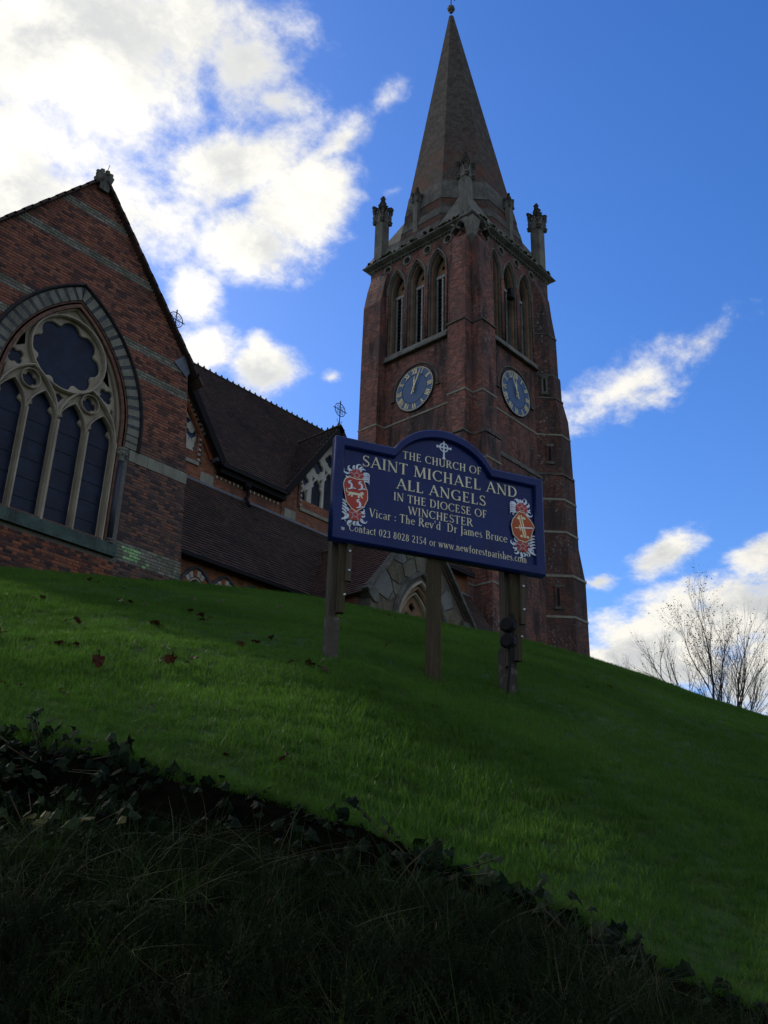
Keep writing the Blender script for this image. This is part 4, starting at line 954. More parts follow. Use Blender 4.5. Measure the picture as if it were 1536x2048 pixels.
# clock faces
def clock(axis, centre, hr_deg, mn_deg):
    f = face(axis); o, u = Vector(f['o']), f['u']; nrm = u.cross(Z_); cx, cz = centre; Rr = 1.33
    def at(r, deg, off=0.0): a = rad(90-deg); return o+u*(cx+r*math.cos(a))+Z_*(cz+r*math.sin(a))+nrm*off
    ck = MB().loft([[at(Rr, -d*7.5, .02) for d in range(48)], [at(Rr, -d*7.5, .09) for d in range(48)]]).build('clock', M_CLOCK, church)
    MB().sweep([at(Rr+.015, d*7.5, .08) for d in range(49)], nrm, .05, .06).build('rim', M_CLOCKD, ck)
    MB().sweep([at(.86, d*7.5, .093) for d in range(49)], nrm, .03, .012).build('inner_ring', M_CLOCKD, ck)
    MB().sweep([at(1.295, d*7.5, .095) for d in range(49)], nrm, .022, .015).build('minute_ring', M_GILT, ck)
    mb = MB()
    for d in range(60):
        c = at(1.265, d*6, .097); rd = (at(1.3, d*6)-at(1, d*6)).normalized(); mb.obox(c, rd, rd.cross(nrm), nrm, .03, .014 if d % 5 else .02, .006)
    mb.build('minute_marks', M_GILT, ck, kind='stuff')
    G = {'I': [(0, 0)], 'V': None, 'X': None}
    for h in range(1, 13):
        s = ['I', 'II', 'III', 'IIII', 'V', 'VI', 'VII', 'VIII', 'IX', 'X', 'XI', 'XII'][h-1]; deg = h*30
        rd = (at(1.3, deg)-at(1, deg)).normalized(); tg = rd.cross(nrm); wid = {'I': .085, 'V': .17, 'X': .18}; tot = sum(wid[k] for k in s); x = -tot/2; mb = MB(); H = .30; m0 = at(1.07, deg, .10)
        def stroke(xa, ya, xb, yb, w):
            a = m0+tg*xa+rd*ya; b = m0+tg*xb+rd*yb; e = (b-a).normalized(); mb.obox((a+b)/2, e, e.cross(nrm), nrm, (b-a).length/2, w/2, .008)
        for k in s:
            w = wid[k]; c = x+w/2
            if k == 'I': stroke(c, -H/2, c, H/2, .048); [stroke(c-.035, q*H/2, c+.035, q*H/2, .016) for q in (-1, 1)]
            if k == 'V': stroke(c-.06, H/2, c, -H/2, .05); stroke(c+.06, H/2, c, -H/2, .022); [stroke(c+q*.06-.03, H/2, c+q*.06+.03, H/2, .016) for q in (-1, 1)]
            if k == 'X': stroke(c-.065, H/2, c+.065, -H/2, .05); stroke(c+.065, H/2, c-.065, -H/2, .022); [stroke(c+q*.065-.03, p*H/2, c+q*.065+.03, p*H/2, .016) for q in (-1, 1) for p in (-1, 1)]
            x += w
        mb.build('numeral', M_GILT, ck)
    def hand(deg, L, w, off, tail):
        rd = (at(1, deg)-at(0, deg)).normalized(); tg = rd.cross(nrm); c = at(0, deg, off); mb = MB()
        pr = [(-tail, .05), (-tail+.08, .028), (0, .05), (.12, .03), (L*.55, w), (L*.62, w*1.5), (L*.7, w*.8), (L, .008)]
        mb.loft([[c+rd*a+tg*b+nrm*.008, c+rd*a-tg*b+nrm*.008, c+rd*a-tg*b-nrm*.008, c+rd*a+tg*b-nrm*.008] for a, b in pr]); mb.lathe(c, [(0, 0), (0.001, .001)], 3); mb.build('hand', M_GILT, ck)
    hand(mn_deg, 1.22, .028, .19, .34); hand(hr_deg, .78, .036, .155, .24)
    MB().loft([[at(.07, -d*30, .14) for d in range(12)], [at(.06, -d*30, .22) for d in range(12)]]).build('boss', M_GILT, ck)
    # brick label over the dial
    hp = [at(1.56, d, .02) for d in range(-98, 99, 7)]
    MB().sweep(hp, nrm, .12, .12).build('hood_mould', M_STONED, ck)
    for q in (-1, 1): MB().obox(at(1.62, q*99, .05), u, nrm, Z_, .14, .06, .05).build('label_stop', M_STONED, ck)
clock('e', (-31.01, 28.07), 2, 24)
clock('n', (39.70, 28.06), -2, -24)

# cornice, spire, broaches, pinnacles
def sq(e, z): return [(TX-e, TY-e, z), (TX+TW+e, TY-e, z), (TX+TW+e, TY+TW+e, z), (TX-e, TY+TW+e, z)]
MB().loft([sq(.0, 37.38), sq(.08, 37.48), sq(.10, 37.56), sq(.30, 37.68), sq(.38, 37.74), sq(.38, 37.81), sq(.22, 38.0), sq(.0, 38.4)]).build('cornice', M_STONED, church)
mb = MB()
for k in range(26):
    mb.box((TX-.16, TY+.35+k*.27, 37.42), (TX-.07, TY+.45+k*.27, 37.52)); mb.box((TX+.35+k*.27, TY-.16, 37.42), (TX+.45+k*.27, TY-.07, 37.52))
mb.build('dentil_course', M_STONED, church, kind='stuff')
TIP = V(TCX-.614*.54, TCY+.789*.54, 60.45)
def octo(z, ap, n=8):
    k = (z-38.0)/(60.45-38.0); c = V(TCX+(TIP.x-TCX)*k, TCY+(TIP.y-TCY)*k, z); r = ap/math.cos(math.pi/8)
    return [c+V(r*math.cos(math.pi/8+i*math.pi/4), r*math.sin(math.pi/8+i*math.pi/4), 0) for i in range(8)]
def ap_at(z): return 3.84*(60.5-z)/(60.5-38.0)+.02
zs = [38.0]+[38.0+i*.62 for i in range(1, 36)]
spire = MB().loft([octo(z, ap_at(z)) for z in zs]).build('spire', M_SPIRE, church)
for z0, z1, e, m in ((38.05, 38.75, .03, M_STONED), (39.35, 39.95, .03, M_STONED), (40.75, 42.3, .035, M_STONED)):
    MB().loft([octo(z0, ap_at(z0)+e), octo(z1, ap_at(z1)+e)], cap=False).build('stone_band', m, spire)
for sx, sy in ((-1, -1), (-1, 1), (1, -1), (1, 1)):      # broaches
    cx, cy = TCX+sx*(TW/2+.25), TCY+sy*(TW/2+.25); lo = [V(cx, cy, 38.0), V(TCX+sx*1.5, cy, 38.0), V(cx, TCY+sy*1.5, 38.0)]
    d = V(sx, sy, 0).normalized(); zt = 41.6; ap = ap_at(zt); top = V(TCX, TCY, zt)+d*(ap+.03)+(V(TIP.x-TCX, TIP.y-TCY, 0)*(zt-38)/21.7)
    MB().add(lo+[top, V(TCX, TCY, 38.0)], [(0, 1, 3), (2, 0, 3), (1, 4, 3), (4, 2, 3), (0, 2, 4, 1)]).build('broach', M_STONE, spire)
MB().lathe(TIP-Z_*.25, [(.10, -.1), (.13, .0), (.24, .12), (.28, .28), (.24, .44), (.10, .55), (.03, .62)], 8).build('ball_finial', M_STONED, spire)
ic = MB(); ic.tube([TIP+Z_*.2, TIP+Z_*2.6], .035, 6); ic.tube([TIP+V(-.42, 0, 1.25), TIP+V(.42, 0, 1.25)], .035, 5); ic.build('weather_cross', M_IRON, spire)
def pinnacle(c, s=1.0, name='pinnacle', sh=2.35, par=None, rot=0.0, m=M_STONE):
    """square shaft, four crocketed gablets, knobbly corner finials and a short central finial"""
    c = Vector(c); a, b = V(math.cos(rot), math.sin(rot), 0), V(-math.sin(rot), math.cos(rot), 0); w = .32*s
    def rg(k, z): return [c+a*(i*w*k)+b*(j*w*k)+Z_*z for i, j in ((-1, -1), (1, -1), (1, 1), (-1, 1))]
    pn = MB().loft([rg(1, -.6), rg(1, sh), rg(1.12, sh+.03), rg(1.12, sh+.1*s), rg(1.0, sh+.13*s)]).build(name, m, church if par is None else par)
    mb = MB(); gh = 1.0*s
    mb.loft([rg(.9, sh+.1*s), rg(.86, sh+gh*.5), rg(.40, sh+gh*1.25), rg(.22, sh+gh*1.5), rg(.3, sh+gh*1.55), rg(.14, sh+gh*1.9)])
    for q in range(4):
        d = [a, b, -a, -b][q]; t = [b, -a, -b, a][q]; f = c+d*(w*1.10)
        mb.add([f-t*w+Z_*(sh+.1*s), f+t*w+Z_*(sh+.1*s), f+Z_*(sh+gh), c+Z_*(sh+gh), c-t*w+Z_*(sh+.1*s), c+t*w+Z_*(sh+.1*s)], [(0, 1, 2), (0, 2, 3, 4), (1, 5, 3, 2)])
        for e in (-1, 1): mb.tube([f+t*e*w*1.02+Z_*(sh+.1*s)+d*.02, f+Z_*(sh+gh*1.05)+d*.02], .045*s, 5)
    mb.build('gablets', m, pn); cr = MB(); rr = random.Random(len(bpy.data.objects))
    def crocket(p, r):
        p = p+V(rr.gauss(0, .02), rr.gauss(0, .02), rr.gauss(0, .02))*s
        cr.lathe(p, [(0, -r), (r*.85, -r*.45), (r*.5, r*.05), (r*1.0, r*.45), (r*.4, r*.8), (0, r*1.15)], 6)
    for i, j in ((-1, -1), (1, -1), (1, 1), (-1, 1)):
        q = c+a*(i*w*1.12)+b*(j*w*1.12)
        cr.tube([q+Z_*(sh-.05), q+Z_*(sh+gh*1.1)], [.11*s, .08*s], 6); crocket(q+Z_*(sh+.04*s), .19*s); crocket(q+Z_*(sh+.45*s), .15*s); crocket(q+Z_*(sh+.85*s), .17*s); crocket(q+Z_*(sh+1.15*s), .21*s); crocket(q+a*i*.1*s+Z_*(sh+1.25*s), .13*s)
    for d in (a, b, -a, -b): crocket(c+d*(w*1.05)+Z_*(sh+1.0*s), .15*s); crocket(c+d*(w*.8)+Z_*(sh+1.28*s), .15*s)
    for z, r in ((1.55, .26), (1.78, .17), (2.0, .20), (2.2, .10)): crocket(c+Z_*(sh+z*s), r*s)
    cr.build('crockets', M_STONED, pn, kind='stuff'); return pn
for sx, sy in ((-1, -1), (-1, 1), (1, -1), (1, 1)):
    c = V(TCX+sx*(TW/2-.12), TCY+sy*(TW/2-.12), 38.6)
    if (sx, sy) == (-1, -1): c = V(TX-.02, TY+.36, 37.9)
    if (sx, sy) == (-1, 1): c = V(TX+.06, TY+TW-.72, 38.55)
    if (sx, sy) == (1, -1): c = V(TX+TW-.72, TY+.10, 38.75)
    p = pinnacle(c, .95 if (sx, sy) != (-1, -1) else .88, sh=2.35 if (sx, sy) != (-1, -1) else 2.75)
for d, n in (((-1, 0), 'e'), ((0, -1), 'n')):   # slender pinnacles standing on the spire's lower faces
    off = 3.42; c = V(TCX+d[0]*off+(.0), TCY+d[1]*off, 39.2); pinnacle(c+V(-.12, .45, .3) if n == 'e' else c+V(.3, -.12, .2), .52, 'spirelet', 1.75)
mb = MB()
for k in range(160):   # moss cushions along the cornice
    t = random.random(); s = random.choice((0, 1)); c = V(TX-.22, TY+t*TW, 38.0) if s == 0 else V(TX+t*TW, TY-.22, 38.0)
    r = random.uniform(.05, .14); mb.lathe(c+V(random.uniform(-.1, .1), random.uniform(-.1, .1), random.uniform(-.04, .12)), [(r, -.05), (r*.9, r*.3), (r*.4, r*.6), (0, r*.65)], 6)
mb.build('moss_cushions', M_MOSS, church, kind='stuff')
# dark bell-ringing gear and lamp housing visible in the belfry openings
MB().obox(V(TX+3.5, TY-.10, 34.55), X_, Y_, Z_, .14, .14, .22).lathe(V(TX+3.5, TY-.12, 34.0), [(.05, 0), (.24, .1), (.2, .34), (.08, .4)], 8).build('lamp_housing', M_IRON, bn)
lan = thing('wall_lantern', 'small iron lantern with pale glass on a bracket above the porch arch', 'lantern', (25.32, 21.0, 12.2))
LB = V(25.32, PY-.05, 12.45)
MB().tube([LB, LB-Y_*.18+Z_*.05, LB-Y_*.32-Z_*.02], .015, 5).obox(LB+Y_*.01-Z_*.03, X_, Y_, Z_, .03, .02, .2).build('bracket', M_IRON, lan)
MB().lathe(LB-Y_*.32-Z_*.12, [(.05, .10), (.17, .06), (.20, .02), (.17, 0)], 8).build('hood', M_IRON, lan)
MB().lathe(LB-Y_*.32-Z_*.36, [(.05, 0), (.09, .06), (.11, .22), (.11, .235)], 8).build('glass', M_PAINTW, lan)

# ------------------------------------------------------------------ painted sign
SU = V(math.cos(rad(-25.5)), math.sin(rad(-25.5)), 0); SNn = SU.cross(Z_)      # along the board, towards the viewer
SO = V(5.989, 6.173, 4.515)                                                     # top left corner of the board face
sbase = SO+SU*1.1; sbase.z = ground_z(sbase.x, sbase.y)
sign = thing('church_sign', 'navy blue painted church notice board with cream lettering on wooden posts', 'sign', sbase)
WB, HB = 2.255, 1.04
def sp(s, z, off=0.0): return SO+SU*s+Z_*z+SNn*off
def board_outline(e=0.0):
    # round-headed top between two shoulders
    a0, a1, zt = .60-e*.2, 1.68+e*.2, .31+e; cx = (a0+a1)/2; h = (a1-a0)/2; r = (h*h+(zt-e)**2)/(2*(zt-e)); cz = zt-r
    ang = math.degrees(math.asin(h/r)); top = arcp(cx, cz, r, 90-ang, 90+ang, 18)
    return [(-e, -HB-e), (WB+e, -HB-e), (WB+e, e)]+top+[(-e, e)]
board = plate('board', board_outline(0), [], SO, SU, .05, M_NAVY, sign)
plate('frame', board_outline(.012), [fix(board_outline(-.085))], SO+SNn*.045, SU, .115, M_NAVY, board, bevel=.012)
# serif lettering built from strokes
TK, TN_ = .15, .062
def glyphs():
    G = {}
    def Ln(x0, y0, x1, y1, w):
        dx, dy = x1-x0, y1-y0; L = math.hypot(dx, dy); nx, ny = -dy/L*w/2, dx/L*w/2
        return [[(x0-nx, y0-ny), (x1-nx, y1-ny), (x1+nx, y1+ny), (x0+nx, y0+ny)]]
    def Sf(x, y, w=.26): return Ln(x-w/2, y, x+w/2, y, .045)
    def St(x, y0=0, y1=1, b=True, t=True):
        q = Ln(x, y0, x, y1, TK)
        if b: q += Sf(x, y0+.022)
        if t: q += Sf(x, y1-.022)
        return q
    def Arc(cx, cy, rx, ry, a0, a1, tk=TK, tn=TN_, n=14):
        out = []; P = []
        for i in range(n+1):
            a = rad(a0+(a1-a0)*i/n); w = tn+(tk-tn)*abs(math.cos(a))**1.2
            P.append(((cx+(rx+w/2)*math.cos(a), cy+(ry+w/2*.8)*math.sin(a)), (cx+(rx-w/2)*math.cos(a), cy+(ry-w/2*.8)*math.sin(a))))
        for i in range(n): out.append([P[i][0], P[i+1][0], P[i+1][1], P[i][1]])
        return out
    G['I'] = (St(.16), .34); G['T'] = (St(.36)+Ln(.03, .965, .69, .965, .06)+Ln(.05, .98, .05, .82, .05)+Ln(.67, .98, .67, .82, .05), .74)
    G['H'] = (St(.17)+St(.66)+Ln(.17, .5, .66, .5, TN_), .84)
    def Ebase(): return St(.17)
    G['E'] = (Ebase()+Ln(.17, .965, .56, .965, .06)+Ln(.54, .98, .54, .82, .05)+Ln(.17, .52, .46, .52, .055)+Ln(.45, .62, .45, .42, .04)+Ln(.17, .035, .6, .035, .06)+Ln(.59, .02, .59, .19, .05), .68)
    G['F'] = (Ebase()+Ln(.17, .965, .56, .965, .06)+Ln(.54, .98, .54, .80, .05)+Ln(.17, .50, .45, .50, .055)+Ln(.44, .6, .44, .4, .04), .62)
    G['L'] = (Ebase()+Ln(.17, .035, .58, .035, .06)+Ln(.57, .02, .57, .22, .05), .64)
    G['C'] = (Arc(.48, .5, .38, .47, 45, 315)+Ln(.76, .98, .76, .72, .045)+Ln(.77, .16, .72, .2, .06), .84)
    G['G'] = (Arc(.48, .5, .38, .47, 45, 320)+Ln(.76, .98, .76, .72, .045)+Ln(.76, .04, .76, .42, TK*.9)+Sf(.74, .42, .26), .92)
    G['O'] = (Arc(.49, .5, .40, .475, 0, 360, n=24), .98)
    G['U'] = (Ln(.17, .3, .17, 1, TK)+Sf(.17, .978)+Arc(.43, .32, .26, .30, 180, 360)+Ln(.69, .3, .69, 1, TN_+.02)+Sf(.69, .978), .86)
    G['R'] = (St(.17)+Arc(.32, .74, .25, .235, -90, 90)+Ln(.17, .965, .34, .965, TN_)+Ln(.17, .5, .34, .5, TN_)+Ln(.38, .5, .72, .03, TK*.9)+Sf(.72, .022, .2), .80)
    G['B'] = (St(.17)+Arc(.32, .75, .21, .22, -90, 90)+Arc(.33, .27, .26, .24, -90, 90)+Ln(.17, .965, .34, .965, TN_)+Ln(.17, .52, .34, .52, TN_)+Ln(.17, .03, .34, .03, TN_), .70)
    G['D'] = (St(.17)+Arc(.36, .5, .38, .465, -90, 90)+Ln(.17, .965, .38, .965, TN_)+Ln(.17, .035, .38, .035, TN_), .88)
    G['S'] = (Arc(.32, .74, .20, .22, 30, 240, .10, .07)+Ln(.20, .60, .46, .42, TK*.95)+Arc(.33, .255, .22, .225, -150, 60, .11, .07)+Ln(.51, .98, .51, .78, .04)+Ln(.1, .02, .1, .24, .04), .62)
    G['A'] = (Ln(.10, .02, .42, 1.0, TN_)+Ln(.40, 1.0, .76, .02, TK)+Ln(.22, .34, .62, .34, .055)+Sf(.10, .022, .22)+Sf(.76, .022, .26), .86)
    G['N'] = (Ln(.15, 0, .15, 1, TN_)+Ln(.12, .98, .72, .02, TK)+Ln(.74, 0, .74, 1, TN_)+Sf(.15, .022, .22)+Sf(.12, .978, .2)+Sf(.74, .978, .22), .88)
    G['M'] = (Ln(.15, 0, .20, 1, TN_)+Ln(.20, 1, .54, .05, TK)+Ln(.54, .03, .86, 1, TN_)+Ln(.86, 1, .92, 0, TK)+Sf(.15, .022, .22)+Sf(.92, .022, .26)+Sf(.16, .978, .18)+Sf(.9, .978, .18), 1.08)
    G['V'] = (Ln(.10, 1, .40, .02, TK)+Ln(.40, .02, .70, 1, TN_)+Sf(.10, .978, .26)+Sf(.70, .978, .22), .78)
    G['W'] = (Ln(.10, 1, .36, .02, TK)+Ln(.36, .02, .60, .96, TN_)+Ln(.56, 1, .84, .02, TK)+Ln(.84, .02, 1.10, 1, TN_)+Sf(.10, .978, .26)+Sf(.56, .978, .24)+Sf(1.10, .978, .22), 1.18)
    G['J'] = (Ln(.22, -.08, .22, 1, TK)+Sf(.22, .978)+Arc(.10, -.06, .12, .16, -110, 0, .09, .05), .36)
    xh = .64
    def lst(x, y0=0, y1=xh, t=True, b=True):
        q = Ln(x, y0, x, y1, TK*.85)
        if b: q += Sf(x, y0+.02, .22)
        if t: q += Ln(x-.11, y1-.05, x, y1, .05)
        return q
    def hump(x, w): return Arc(x+w/2, xh*.60, w/2, xh*.36, 0, 170, TK*.85, .06, 8)+Ln(x+w, 0, x+w, xh*.62, TK*.85)+Sf(x+w, .02, .22)
    G['i'] = (lst(.14)+Arc(.14, .86, .03, .035, 0, 360, .08, .08, 8), .28); G['n'] = (lst(.14)+hump(.14, .32), .60); G['m'] = (lst(.14)+hump(.14, .31)+hump(.45, .31), .90)
    G['h'] = (lst(.14, 0, 1)+hump(.14, .32), .60); G['r'] = (lst(.14)+Arc(.30, .46, .13, .14, 50, 150, .11, .07, 6), .42)
    G['u'] = (lst(.14, .16, xh, b=False)+Arc(.29, .2, .15, .18, 180, 350, TK*.8, .06, 8)+Ln(.46, 0, .46, xh, TK*.85)+Ln(.36, xh-.04, .46, xh, .05)+Sf(.5, .02, .14), .60)
    G['c'] = (Arc(.31, .32, .22, .29, 45, 320, TK*.85, .06), .52); G['o'] = (Arc(.32, .32, .23, .29, 0, 360, TK*.85, .06, 20), .64)
    G['e'] = (Arc(.31, .32, .22, .29, 8, 318, TK*.85, .06)+Ln(.14, .36, .52, .36, .05), .58)
    G['a'] = (Arc(.26, .46, .16, .16, 20, 160, .10, .06, 8)+Ln(.42, .0, .42, .48, TK*.85)+Arc(.25, .17, .14, .15, 60, 300, TK*.7, .055, 10)+Ln(.3, .3, .42, .34, .05)+Ln(.42, .03, .52, .05, .06), .54)
    G['d'] = (Arc(.28, .32, .20, .29, 30, 330, TK*.85, .06)+Ln(.48, 0, .48, 1, TK*.85)+Ln(.38, .96, .48, 1, .05)+Sf(.52, .02, .16), .64)
    G['p'] = (Ln(.15, -.3, .15, xh, TK*.85)+Sf(.15, -.28, .24)+Ln(.05, xh-.04, .15, xh, .05)+Arc(.32, .32, .21, .29, -150, 150, TK*.85, .06), .64)
    G['s'] = (Arc(.22, .47, .12, .14, 40, 250, .09, .06, 8)+Ln(.14, .40, .32, .25, TK*.75)+Arc(.24, .17, .14, .145, -160, 60, .09, .06, 8), .44)
    G['t'] = (Ln(.18, .1, .18, .84, TK*.85)+Ln(.04, .61, .38, .61, .06)+Arc(.29, .13, .11, .11, 180, 310, .1, .06, 6), .42)
    G['f'] = (Ln(.18, 0, .18, .82, TK*.85)+Sf(.18, .02, .24)+Ln(.04, .61, .38, .61, .06)+Arc(.31, .80, .13, .17, 40, 180, .1, .07, 6), .40)
    G['v'] = (Ln(.06, xh, .27, .02, TK*.85)+Ln(.27, .02, .48, xh, .06)+Sf(.06, xh-.02, .2)+Sf(.48, xh-.02, .16), .54)
    G['w'] = (Ln(.06, xh, .24, .02, TK*.85)+Ln(.24, .02, .41, xh-.04, .06)+Ln(.39, xh, .58, .02, TK*.85)+Ln(.58, .02, .76, xh, .06)+Sf(.06, xh-.02, .2)+Sf(.76, xh-.02, .16), .84)
    G['.'] = (Arc(.13, .06, .03, .035, 0, 360, .09, .09, 8), .26); G[':'] = (Arc(.13, .1, .03, .035, 0, 360, .09, .09, 8)+Arc(.13, .52, .03, .035, 0, 360, .09, .09, 8), .26); G["'"] = (Ln(.1, .72, .13, 1, .08), .22)
    G['0'] = (Arc(.30, .46, .20, .43, 0, 360, TK*.9, .06, 20), .60); G['1'] = (Ln(.26, 0, .26, .92, TK*.9)+Sf(.26, .02, .28)+Ln(.12, .8, .26, .92, .07), .48)
    G['2'] = (Arc(.29, .68, .18, .22, -30, 165, TK*.85, .07, 10)+Ln(.45, .56, .12, .06, .09)+Ln(.08, .05, .54, .05, .11), .60)
    G['3'] = (Arc(.27, .69, .16, .20, -70, 150, TK*.8, .07, 9)+Arc(.27, .25, .19, .24, -150, 80, TK*.85, .07, 10), .58)
    G['4'] = (Ln(.40, 0, .40, .92, TK*.9)+Ln(.40, .9, .06, .28, .06)+Ln(.04, .27, .58, .27, .07), .62)
    G['5'] = (Ln(.16, .88, .5, .88, .09)+Ln(.16, .9, .13, .52, .06)+Arc(.27, .27, .20, .26, -150, 110, TK*.85, .07, 10), .58)
    G['8'] = (Arc(.30, .69, .15, .21, 0, 360, TK*.8, .06, 14)+Arc(.30, .25, .19, .24, 0, 360, TK*.85, .06, 14), .62)
    G[' '] = ([], .32); return G
GL = glyphs()

def text(s, s0, s1, zb, h, m=M_CREAM, off=.0, name='lettering'):
    """one part for each word"""
    tot = sum(GL[c][1]+.06 for c in s)-.06; k = (s1-s0)/tot; x = 0; mb = MB(); i = 0
    for c in s+' ':
        if c == ' ':
            if mb.v: mb.build(name, m, board)
            mb = MB()
        for q in GL[c][0]:
            i += 1; o1 = .004+.00005*(i % 40)+off
            mb.add([sp(s0+(x+a)*k, zb+b*h, o1) for a, b in q], [(0, 1, 2, 3)])
        x += GL[c][1]+.06
text('THE CHURCH OF', .70, 1.575, -.068, .085); text('SAINT MICHAEL AND', .275, 1.985, -.240, .118)
text('ALL ANGELS', .64, 1.62, -.405, .112); text('IN THE DIOCESE OF', .615, 1.63, -.535, .085); text('WINCHESTER', .770, 1.470, -.655, .085)
text("Vicar : The Rev'd  Dr James Bruce", .37, 1.855, -.757, .088); text('Contact 023 8028 2154 or www.newforestparishes.com', .172, 2.07, -.938, .078)
text('FO', 1.165, 1.30, -.862, .075, M_GHOST, -.001); text('EN', 1.62, 1.745, -.872, .06, M_GHOST, -.001)
# small wheel cross
mb = MB(); cc = sp(1.15, .150, .006)
mb.sweep([cc+SU*(.045*math.cos(a*.2618))+Z_*(.045*math.sin(a*.2618)) for a in range(25)], SNn, .013, .004)
for a, b in (((0, .09), (0, -.12)), ((-.075, 0), (.075, 0))): mb.sweep([cc+SU*a[0]+Z_*a[1], cc+SU*b[0]+Z_*b[1]], SNn, .017, .005)
for a in ((0, .09), (-.075, 0), (.075, 0)): mb.obox(cc+SU*a[0]+Z_*a[1], SU, SNn, Z_, .014 if a[0] == 0 else .008, .002, .008 if a[0] == 0 else .014)
mb.obox(cc-Z_*.122, SU, SNn, Z_, .016, .002, .008); mb.build('cross_emblem', M_SILVER, board)
AX = [0, 0, 1, 1]
def flat(mb, pts, off):
    pts = [(AX[0]+(a-AX[0])*AX[2], AX[1]+(b-AX[1])*AX[3]) for a, b in pts]
    n = len(mb.v); mb.add([sp(a, b, off) for a, b in pts], [tuple(range(len(pts)))])
def scroll(mb, x, z, a0, L, curl, w, off):
    """tapered curling leaf of the mantling"""
    P = []; a = a0; px, pz = x, z; n = 9
    for i in range(n+1):
        f = i/n; P.append((px, pz, a, w*(1-f)**.7*(.55+1.2*f*(1-f)*2)+.0012)); px += L/n*math.cos(a); pz += L/n*math.sin(a); a += curl/n*(.4+1.4*f)
    for i in range(n):
        q = []
        for (x1, z1, b, ww), sg in ((P[i], 1), (P[i+1], 1), (P[i+1], -1), (P[i], -1)): q.append((x1-math.sin(b)*ww/2*sg, z1+math.cos(b)*ww/2*sg))
        flat(mb, q, off+.00003*i)
def arms(cx, left):
    s = 1 if left else -1; mb = MB(); zc = -.56
    AX[:] = [cx, zc, 1.16, 1.05]
    for zr, up in ((-.37, 1), (-.76, -1)):     # mantling curls round the two roses
        for k in range(12):
            a = rad(k*30+10); x, z = cx+.050*math.cos(a), zr+.058*math.sin(a); o_ = math.atan2(z-zr, x-cx)
            scroll(mb, x, z, o_+.9*s*up, .062+.02*(k % 3), -3.4*s*up, .024, .0040+.0005*k)
        for k in range(8):
            a = rad(k*45+25); x, z = cx+.066*math.cos(a), zr+.076*math.sin(a); scroll(mb, x, z, math.atan2(z-zr, x-cx)-1.0*s, .04, 2.6*s, .014, .0105+.0004*k)
    for k in range(5): scroll(mb, cx-s*.075, zc-.10-.03*k, math.pi*.7 if left else math.pi*.3, .085, (2.4 if left else -2.4), .02, .0142+.0004*k); scroll(mb, cx+s*.06, zc+.14+.02*k, math.pi*.15 if left else math.pi*.85, .075, (-2.6 if left else 2.6), .018, .0164+.0004*k)
    scroll(mb, cx-s*.05, zc-.21, rad(235) if left else rad(305), .13, -1.6*s, .026, .019); scroll(mb, cx+s*.02, zc+.25, rad(70) if left else rad(110), .06, -1.5*s, .016, .0195)
    mb.build('mantling', M_SILVER, board)
    for zr in (-.37, -.76):
        r = MB(); flat(r, foil(cx, zr, .062, 5, math.pi/2, .50), .0212); ro = r.build('rose', M_REDP, board)
        r = MB(); 
        for k in range(5):
            a = math.pi/2+k*1.2566; flat(r, [(cx+.055*math.cos(a+d)*f, zr+.055*math.sin(a+d)*f) for d, f in ((-.07, .35), (-.07, 1), (.07, 1), (.07, .35))], .0222)
        for q in range(12):
            a = q*.5236; b = a+.36; flat(r, [(cx+.027*math.cos(a), zr+.027*math.sin(a)), (cx+.027*math.cos(b), zr+.027*math.sin(b)), (cx+.019*math.cos(b), zr+.019*math.sin(b)), (cx+.019*math.cos(a), zr+.019*math.sin(a))], .0224)
        r.build('rose_marking', M_STICK, ro)
    if left: sh = [(-.095, .13), (-.06, .155), (0, .145), (.06, .155), (.075, .10), (.095, .05), (.10, -.03), (.07, -.11), (.03, -.145), (.01, -.165), (-.03, -.145), (-.075, -.09), (-.095, 0), (-.11, .08)]
    else: sh = [(-.03, .15), (.02, .145), (.09, .07), (.115, .02), (.10, -.02), (.075, -.11), (.03, -.15), (-.04, -.14), (-.09, -.09), (-.105, 0), (-.09, .06)]
    m1 = MB(); flat(m1, [(cx+a*1.07, zc+b*1.06) for a, b in reversed(sh)], .0228); m1.build('shield_edge', M_CREAM, board)
    m2 = MB(); flat(m2, [(cx+a, zc+b) for a, b in reversed(sh)], .0240); shd = m2.build('shield', M_REDP if left else M_ORNP, board)
    ch = MB(); g = MB()
    if left:
        for a, b in ((-.05, .085), (.04, .095), (.03, -.085)):
            scroll(ch, cx+a+.005, zc+b-.035, rad(75), .085, 2.6, .022, .0256); scroll(ch, cx+a-.012, zc+b+.005, rad(110), .05, -3.0, .018, .0260); scroll(ch, cx+a-.02, zc+b-.05, rad(30), .055, -.6, .013, .0264); scroll(ch, cx+a+.02, zc+b-.03, rad(-10), .03, .4, .012, .0268)
        L = [(-.07, -.005), (-.055, .012), (.03, .012), (.045, .03), (.06, .03), (.07, .015), (.06, .0), (.05, -.008), (.065, -.03), (.05, -.032), (.035, -.012), (.03, -.035), (.015, -.035), (.015, -.01), (-.025, -.012), (-.03, -.035), (-.045, -.036), (-.042, -.014), (-.06, -.03), (-.075, -.03), (-.062, -.01)]
        flat(g, [(cx+a, zc+b) for a, b in reversed(L)], .0256); scroll(g, cx-.065, zc+.0, rad(150), .06, -2.4, .010, .0258)
    else:
        def rod(m, a, b, w, off): 
            dx, dy = b[0]-a[0], b[1]-a[1]; L = math.hypot(dx, dy); nx, ny = -dy/L*w/2, dx/L*w/2; flat(m, [(cx+a[0]-nx, zc+a[1]-ny), (cx+b[0]-nx, zc+b[1]-ny), (cx+b[0]+nx, zc+b[1]+ny), (cx+a[0]+nx, zc+a[1]+ny)], off)
